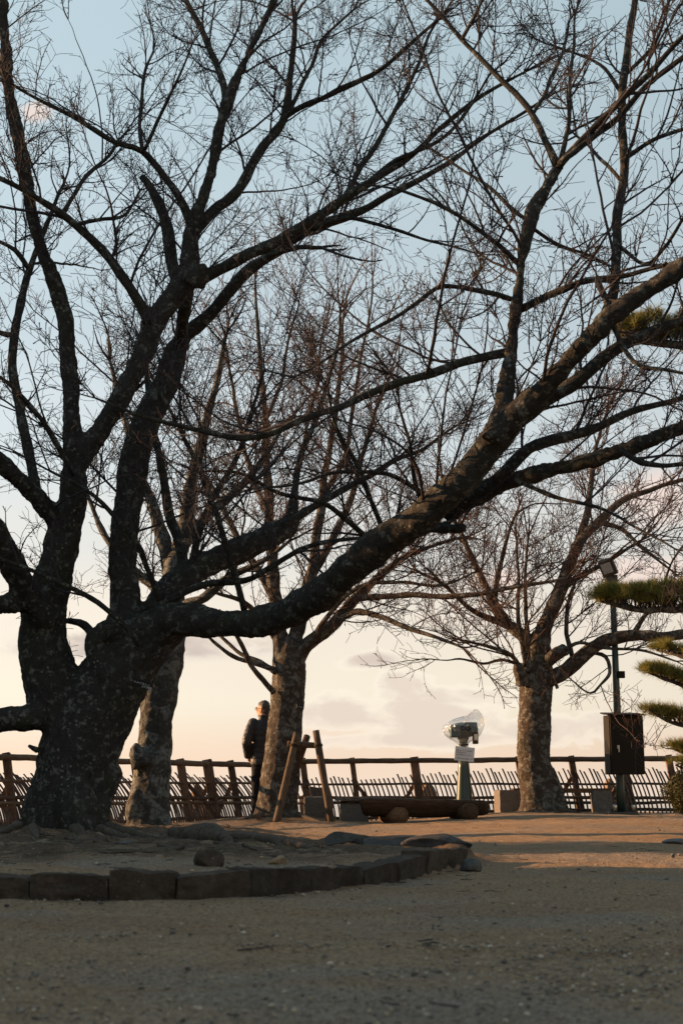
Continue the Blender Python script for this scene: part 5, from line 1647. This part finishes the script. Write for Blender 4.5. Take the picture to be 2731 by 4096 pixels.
# ------------------------------------------------------------------ person
def person():
    d = 21.25
    q = P(1052, 3262, d)
    base = Vector((q.x, q.y, gz1(q.x, q.y)))
    root = empty('person', base, 'person in a dark quilted jacket looking out past the trunk, hands in pockets', 'person', None, math.radians(26))
    # local frame: +Y is the way the body faces (out over the fence), X to its right
    H = 1.69
    def ring(cx, cy, z, rx, ry, n=20, ph=0.0):
        return [(cx + rx * math.cos(t), cy + ry * math.sin(t), z) for t in np.linspace(0, 2 * math.pi, n, endpoint=False)]
    def loft(rows, n=20):
        v, f = [], []
        for r in rows:
            v += ring(*r, n=n)
        for i in range(len(rows) - 1):
            for j in range(n):
                k = (j + 1) % n
                f.append((i * n + j, i * n + k, (i + 1) * n + k, (i + 1) * n + j))
        f += [tuple(range(n - 1, -1, -1)), tuple(range((len(rows) - 1) * n, len(rows) * n))]
        return v, f
    HR = Matrix.Rotation(math.radians(38), 3, 'Z')      # head turned to its left
    hc = Vector((0.0, 0.035, 1.575))
    def hp(x, y, z):
        return tuple(hc + HR @ Vector((x, y, z)))
    b = MB()
    b.sphere(hc, (0.076, 0.094, 0.112), 20, 14)
    def part_sphere(x, y, z, r):
        c = hp(x, y, z)
        b.sphere(c, r, 12, 8)
    part_sphere(0, 0.035, -0.075, (0.052, 0.055, 0.052))       # jaw
    part_sphere(0, 0.075, -0.095, (0.024, 0.024, 0.022))       # chin
    part_sphere(0, 0.103, -0.018, (0.014, 0.022, 0.028))       # nose
    part_sphere(0, 0.085, 0.018, (0.05, 0.02, 0.018))          # brow
    part_sphere(0, 0.088, -0.055, (0.026, 0.016, 0.012))       # lips
    for s in (-1, 1):
        part_sphere(s * 0.078, -0.012, -0.012, (0.014, 0.022, 0.034))   # ears
        part_sphere(s * 0.03, 0.082, 0.0, (0.014, 0.010, 0.009))        # eyes
    b.tube([(0, 0.0, 1.36), (0, 0.012, 1.44), (0, 0.02, 1.52)], [0.066, 0.058, 0.055], 14)
    v, f = loft([(0, 0, 0.80, 0.15, 0.105), (0, 0, 0.95, 0.145, 0.10), (0, 0, 1.15, 0.155, 0.105), (0, 0, 1.30, 0.17, 0.10), (0, 0, 1.40, 0.09, 0.07)])
    b.add(v, f)
    arms = {}
    for s in (-1, 1):
        sh, elb, wr = (s * 0.19, 0, 1.355), (s * 0.285, -0.045, 1.085), (s * 0.205, 0.095, 0.885)
        arms[s] = (sh, elb, wr)
        b.tube([sh, elb], [0.052, 0.042], 12); b.tube([elb, wr], [0.042, 0.030], 12)
        b.sphere(elb, 0.042, 10, 7)
        # hand, inside the jacket pocket: palm, four fingers and thumb
        pw = Vector(wr); fd = Vector((-s * 0.45, 0.45, -0.77)).normalized()
        b.sphere(pw + fd * 0.05, (0.03, 0.035, 0.045), 10, 7)
        for k in range(4):
            o_ = Vector((0, (k - 1.5) * 0.018, 0))
            b.tube([tuple(pw + fd * 0.07 + o_), tuple(pw + fd * (0.11 - 0.006 * abs(k - 1.4)) + o_), tuple(pw + fd * 0.135 + o_ + Vector((-s * 0.015, 0, 0)))], [0.009, 0.0085, 0.007], 8)
        b.tube([tuple(pw + fd * 0.03 + Vector((0, 0.03, 0))), tuple(pw + fd * 0.08 + Vector((0, 0.055, 0)))], [0.011, 0.008], 8)
        hip, kn, an = (s * 0.088, 0, 0.86), (s * 0.10, 0.012, 0.47), (s * 0.105, -0.012, 0.07)
        b.tube([hip, kn, an], [0.085, 0.055, 0.036], 14)
        b.sphere((s * 0.11, 0.05, 0.04), (0.04, 0.11, 0.04), 12, 8)
    me = remesh(b.mesh('body'), 0.011, 3)
    link('body', me, M['skin'], root, True)
    # jacket: quilted in horizontal tubes
    j = MB()
    rows = []
    zs = np.linspace(0.755, 1.335, 60)
    for z in zs:
        t = (z - 0.755) / 0.58
        q_ = 0.5 + 0.5 * math.sin((z - 0.755) * 2 * math.pi / 0.082 - 1.4)
        puff = 0.007 * q_ ** 0.6
        rx = np.interp(t, [0, 0.25, 0.6, 0.85, 1], [0.192, 0.186, 0.192, 0.200, 0.185]) + puff
        ry = np.interp(t, [0, 0.3, 0.6, 0.85, 1], [0.142, 0.138, 0.146, 0.142, 0.118]) + puff
        rows.append((0, 0.002, z, rx, ry))
    rows += [(0, 0.0, 1.375, 0.150, 0.10), (0, 0.004, 1.405, 0.095, 0.082), (0, 0.008, 1.44, 0.080, 0.080), (0, 0.010, 1.475, 0.082, 0.084), (0, 0.012, 1.482, 0.074, 0.076)]
    v, f = loft(rows, 32); j.add(v, f)
    for s in (-1, 1):
        sh, elb, wr = [Vector(k) for k in arms[s]]
        sh = sh + Vector((-s * 0.02, 0, 0.0))
        path = catmull([tuple(sh), tuple(sh.lerp(elb, 0.5) + Vector((s * 0.012, 0, 0))), tuple(elb), tuple(elb.lerp(wr, 0.5)), tuple(wr + Vector((0, 0.0, -0.02)))], 0.009)
        n = len(path)
        cum = np.concatenate([[0], np.cumsum(np.linalg.norm(np.diff(path, axis=0), axis=1))])
        rad = [np.interp(c / cum[-1], [0, 0.1, 0.5, 0.9, 1], [0.076, 0.078, 0.070, 0.060, 0.050]) + 0.005 * (0.5 + 0.5 * math.sin(c * 2 * math.pi / 0.075)) ** 0.6 for c in cum]
        j.tube(path, rad, 20)
        j.sphere(tuple(sh), 0.083, 16, 10)
    me = remesh(j.mesh('jacket'), 0.0075, 1, 0.3)
    displace(me, [((14, 14, 14), 0.006), ((40, 40, 40), 0.003)], 3.0)
    link('jacket', me, M['jacket'], root, True)
    t = MB()
    v, f = loft([(0, 0, 0.70, 0.172, 0.118), (0, 0, 0.80, 0.172, 0.120), (0, 0, 0.88, 0.168, 0.118)], 24); t.add(v, f)
    for s in (-1, 1):
        t.tube(catmull([(s * 0.085, 0, 0.80), (s * 0.095, 0.006, 0.62), (s * 0.102, 0.014, 0.47), (s * 0.106, 0.0, 0.28), (s * 0.108, -0.006, 0.055)], 0.03), np.interp(np.linspace(0, 1, len(catmull([(s * 0.085, 0, 0.80), (s * 0.095, 0.006, 0.62), (s * 0.102, 0.014, 0.47), (s * 0.106, 0.0, 0.28), (s * 0.108, -0.006, 0.055)], 0.03))), [0, 0.5, 1], [0.098, 0.074, 0.066]), 18)
    me = remesh(t.mesh('trousers'), 0.010, 2)
    displace(me, [((9, 9, 16), 0.007), ((26, 26, 30), 0.004)], 8.0)
    link('trousers', me, M['trousers'], root, True)
    for s in (-1, 1):
        sm = MB().sphere((s * 0.112, 0.055, 0.040), (0.046, 0.135, 0.045), 16, 10)
        sm.box((s * 0.112, 0.05, 0.012), (0.085, 0.25, 0.024))
        me = remesh(sm.mesh('shoe'), 0.009, 3)
        link('shoe', me, M['shoe'], root, True)
    # hair: cap over the skull, longer at the back, with a few windblown wisps
    hm = MB()
    for (x, y, z, r) in ((0, -0.022, 0.028, (0.083, 0.094, 0.102)), (0, -0.05, -0.02, (0.076, 0.062, 0.085)), (0, 0.006, 0.070, (0.068, 0.066, 0.045))):
        c = hp(x, y, z)
        hm.sphere(c, r, 20, 14)
    for k in range(0):
        a = random.uniform(-0.5, 0.5)
        s0 = Vector((a * 0.1, 0.02 - 0.03 * random.random(), 0.115)); e0 = s0 + Vector((random.uniform(-0.03, 0.03), random.uniform(-0.02, 0.04), random.uniform(0.02, 0.045)))
        hm.tube([hp(*s0), hp(*((s0 + e0) / 2 + Vector((0, 0.008, 0)))), hp(*e0)], [0.007, 0.006, 0.004], 6)
    me = remesh(hm.mesh('hair'), 0.007, 2)
    displace(me, [((30, 30, 14), 0.012), ((80, 80, 30), 0.006)], 5.0)
    link('hair', me, M['hair'], root, True)
    # glasses
    g = MB()
    for s in (-1, 1):
        rim = [hp(s * 0.034 + 0.024 * math.cos(t), 0.112 - 0.010 * abs(math.cos(t)) * (1 if s * math.cos(t) > 0 else 0), -0.002 + 0.019 * math.sin(t)) for t in np.linspace(0, 2 * math.pi, 17)]
        g.tube(rim, 0.0026, 5)
        g.tube([hp(s * 0.058, 0.10, 0.003), hp(s * 0.078, 0.05, 0.004), hp(s * 0.084, -0.01, 0.004)], 0.0026, 5)
    g.tube([hp(-0.012, 0.113, 0.002), hp(0.012, 0.113, 0.002)], 0.0026, 5)
    g.build('glasses', M['metal_dark'], root, True)
person()

# ------------------------------------------------------------------ pine tree at the right edge
def needles(centers, ups, count, length, rng, spread=0.75):
    """tufts of thin needles; returns verts, tris"""
    n = len(centers)
    k = count
    c = np.repeat(centers, k, axis=0); u = np.repeat(ups, k, axis=0)
    d = unit(u + rng.normal(size=(n * k, 3)) * spread)
    L = length * rng.uniform(0.7, 1.15, (n * k, 1))
    side = unit(np.cross(d, rng.normal(size=(n * k, 3))))
    w = 0.0026
    base = c + d * 0.004 + rng.normal(size=(n * k, 3)) * 0.012
    v = np.stack([base - side * w, base + side * w, base + d * L], 1).reshape(-1, 3)
    f = np.arange(n * k * 3).reshape(-1, 3)
    return v, f

def pine():
    rng = np.random.RandomState(12)
    random.seed(12)
    d0 = 15.5
    q = P(2960, 3330, d0)
    base = Vector((q.x, q.y, gz1(q.x, q.y)))
    root = empty('pine_tree', base, 'trained garden pine reaching in from the right with flat needle pads', 'tree')
    inv = -np.array(base)
    trunk = limb3d([(2965, 3350, 60), (2950, 3100, 52), (2985, 2800, 46), (2940, 2500, 42), (2990, 2100, 36), (2950, 1700, 30), (2975, 1350, 22)], (15.5, 15.4, 15.8))
    tq = catmull(trunk, 0.08)
    MB().tube(tq[:, :3] + inv, tq[:, 3], 16, wob=0.25).build('trunk', M['bark_far'], root, True)
    # pads: (branch path px, depth, half thickness px up, density)
    pads = [
        ([(2950, 2440, 26), (2760, 2436, 17), (2640, 2438, 14), (2560, 2440, 12), (2480, 2425, 9), (2400, 2405, 5)], (15.5, 14.9), 0.36, 0.27, 1.0),
        ([(2950, 1400, 26), (2760, 1385, 20), (2640, 1372, 15), (2540, 1365, 9), (2470, 1335, 5)], (15.6, 15.8), 0.42, 0.30, 1.0),
        ([(2960, 2650, 14), (2780, 2640, 10), (2690, 2615, 7), (2625, 2600, 4)], (15.5, 16.3), 0.2, 0.09, 0.8),
        ([(2960, 2790, 16), (2800, 2770, 11), (2710, 2735, 8), (2640, 2710, 6), (2590, 2690, 4)], (15.4, 14.8), 0.22, 0.11, 1.0),
        ([(2960, 2960, 15), (2800, 2920, 11), (2720, 2900, 8), (2660, 2880, 6), (2612, 2850, 4)], (15.4, 15.0), 0.22, 0.13, 1.0),
        ([(2950, 3060, 12), (2800, 3030, 8), (2740, 3015, 6), (2692, 2996, 4)], (15.4, 15.3), 0.18, 0.10, 0.9),
        ([(2950, 3120, 10), (2780, 3090, 7), (2700, 3060, 4)], (15.4, 15.2), 0.15, 0.09, 0.9),
    ]
    for path, d, dep, thick, dens in pads:
        c = limb3d(path, d)
        qd = catmull(c, 0.06)
        br = MB().tube(qd[:, :3] + inv, np.maximum(qd[:, 3], 0.008), 9, wob=0.35).build('branch', M['bark_far'], root, True)
        L = np.linalg.norm(np.diff(qd[:, :3], axis=0), axis=1).sum()
        # tufts fill a flat cushion over the branch
        n = int(560 * dens * L * (dep / 0.3))
        t = rng.rand(n) ** 0.85
        t = np.clip(t * 1.02, 0, 1)
        i = (t * (len(qd) - 1)).astype(int)
        ph = np.clip(1.35 * np.sqrt(np.clip(1 - t, 0, 1)) + 0.35, 0, 1)
        off = np.stack([rng.normal(0, 0.05, n), rng.uniform(-1, 1, n) * dep * ph, (0.15 + 0.85 * rng.rand(n) ** 0.6) * thick * ph * 0.8], 1)
        # clumps
        cl = np.array([mnoise.noise((a * 6, b * 6, cc * 4)) for a, b, cc in (qd[i, :3] + off).tolist()])
        ok = cl > -0.08
        ctr = qd[i, :3][ok] + off[ok] + inv + np.array([0, 0, 0.015])
        rel = unit(np.stack([rng.normal(0, 0.3, n), off[:, 1] / dep * 0.5, np.ones(n)], 1))[ok]
        rel[t[ok] > 0.9] = unit(rel[t[ok] > 0.9] + np.array([-0.9, 0, -0.2]))
        v, f = needles(ctr, rel, 32, 0.11, rng, 0.6)
        o = link('needle_pad', mesh_np('needle_pad', v, f), M['needle'], root)
        o['kind'] = 'stuff'
        # little shoots carrying the tufts
        sel = rng.choice(len(ctr), min(len(ctr), int(60 * L) + 10), replace=False)
        ii = i[ok][sel]
        P2 = np.stack([qd[ii, :3] + inv, (qd[ii, :3] + inv + ctr[sel]) / 2 + rng.normal(0, 0.01, (len(sel), 3)), ctr[sel]], 1)
        R2 = np.tile(np.array([0.009, 0.007, 0.004]), (len(sel), 1))
        v, f = polytubes(P2, R2, 4)
        o = link('shoots', mesh_np('shoots', v, f), M['twig_near'], root)
        o['kind'] = 'stuff'
pine()

def leafy(name, center, radii, label, n, leaf, mat, seed, trunk_h, cat='tree', lobes=10, trunk_r=0.1):
    rng = np.random.RandomState(seed)
    c = Vector(center)
    base = Vector((c.x, c.y, gz1(c.x, c.y)))
    root = empty(name, base, label, cat)
    lob = unit(rng.normal(size=(lobes, 3))) * rng.uniform(0.35, 0.72, (lobes, 1))
    lr = rng.uniform(0.32, 0.55, lobes)
    k = rng.randint(0, lobes, n)
    dirs = unit(rng.normal(size=(n, 3)))
    rad = rng.rand(n, 1) ** 0.28
    p = (lob[k] + dirs * rad * lr[k][:, None]) * np.array(radii)
    p += np.array(c - base)
    p = p[p[:, 2] > 0.02]
    m = len(p)
    nrm = unit(dirs[:m] + rng.normal(size=(m, 3)) * 0.6)
    a = unit(np.cross(nrm, rng.normal(size=(m, 3)))); b = np.cross(nrm, a)
    s = leaf * rng.uniform(0.6, 1.3, (m, 1))
    v = np.stack([p - a * s, p + b * s * 0.45, p + a * s, p - b * s * 0.45], 1).reshape(-1, 3)
    f = np.arange(m * 4).reshape(-1, 4)
    o = link('crown' if cat == 'tree' else 'foliage', mesh_np('foliage', v, f), M[mat], root)
    o['kind'] = 'stuff'
    mb = MB()
    top = c - base
    mb.tube(catmull([(0, 0, -0.1), (0.05, 0, trunk_h * 0.5), (top.x, top.y, top.z)], 0.3 if trunk_h > 1 else 0.05), np.linspace(trunk_r, trunk_r * 0.5, len(catmull([(0, 0, -0.1), (0.05, 0, trunk_h * 0.5), (top.x, top.y, top.z)], 0.3 if trunk_h > 1 else 0.05))), 10, wob=0.15)
    for q in lob:
        e = Vector(q * np.array(radii)) + top
        s0 = Vector((0, 0, trunk_h * 0.8))
        mb.tube([tuple(s0), tuple(s0.lerp(e, 0.5) + Vector((0, 0, 0.05 * trunk_h))), tuple(e)], [trunk_r * 0.4, trunk_r * 0.25, trunk_r * 0.1], 6)
    mb.build('trunk', M['bark_far'], root, True)
    return root
c = P(2735, 3160, 16.5)
leafy('clipped_shrub', c, (0.30, 0.34, 0.30), 'dense clipped evergreen shrub at the right edge under the pine pads', 26000, 0.012, 'bush_leaf', 3, 0.12, 'shrub', 16, 0.03)
# turret, tree and hedge added out of view at left to shade the yard
def keep():  # unseen building, added for the shadow it casts over the foreground
    base = Vector((-20, -2.5, 0))
    root = empty('added_shade_turret', base, 'unseen plastered turret on a stone base, added left of the yard to shade it', 'building')
    x0, x1, y0, y1 = -6.0, 6.0, -16.0, 16.0
    v, f = [], []
    for z, e in ((-0.3, 0.9), (3.2, 0.0)):
        v += [(x0 - e, y0 - e, z), (x1 + e, y0 - e, z), (x1 + e, y1 + e, z), (x0 - e, y1 + e, z)]
    MB().add(v, [(0, 3, 2, 1), (4, 5, 6, 7), (0, 1, 5, 4), (1, 2, 6, 5), (2, 3, 7, 6), (3, 0, 4, 7)]).build('stone_base', M['granite'], root)
    MB().box(((x0 + x1) / 2, (y0 + y1) / 2, 6.0), (x1 - x0 - 0.3, y1 - y0 - 0.3, 5.59)).build('wall', M['plaster'], root)
    o = 0.9
    MB().add([(x0 - o, y0 - o, 8.7), (x1 + o, y0 - o, 8.7), (x1 + o, y1 + o, 8.7), (x0 - o, y1 + o, 8.7), (0, y0 + 4, 11.6), (0, y1 - 4, 11.6)],
             [(0, 3, 2, 1), (0, 1, 4), (1, 2, 5, 4), (2, 3, 5), (3, 0, 4, 5)]).build('roof', M['roof_tile'], root)
    for k in range(5):
        yy = y0 + 4 + k * 5.2
        fr = MB().box((x1 - 0.12, yy, 6.2), (0.10, 1.3, 1.5)).build('window', M['post_wood'], root)
        for s in range(4):
            MB().box((x1 - 0.04, yy - 0.45 + s * 0.3, 6.2), (0.06, 0.09, 1.4)).build('lattice_bar', M['plaster'], fr)
keep()
leafy('added_shade_tree', (-6.4, 14.2, 4.6), (1.4, 1.6, 4.9), 'unseen evergreen tree added left of the yard to shade the leaning cherry', 60000, 0.09, 'evergreen', 8, 2.4, 'tree', 30, 0.16)  # added off frame to block the low sun from the leaning trunk

leafy('added_shade_hedge', (-5.6, 11.4, 0.85), (0.8, 3.0, 0.95), 'unseen evergreen hedge added left of the tree bed to shade it', 40000, 0.05, 'evergreen', 9, 0.5, 'hedge', 30, 0.06)  # added off frame so its shadow covers the tree bed
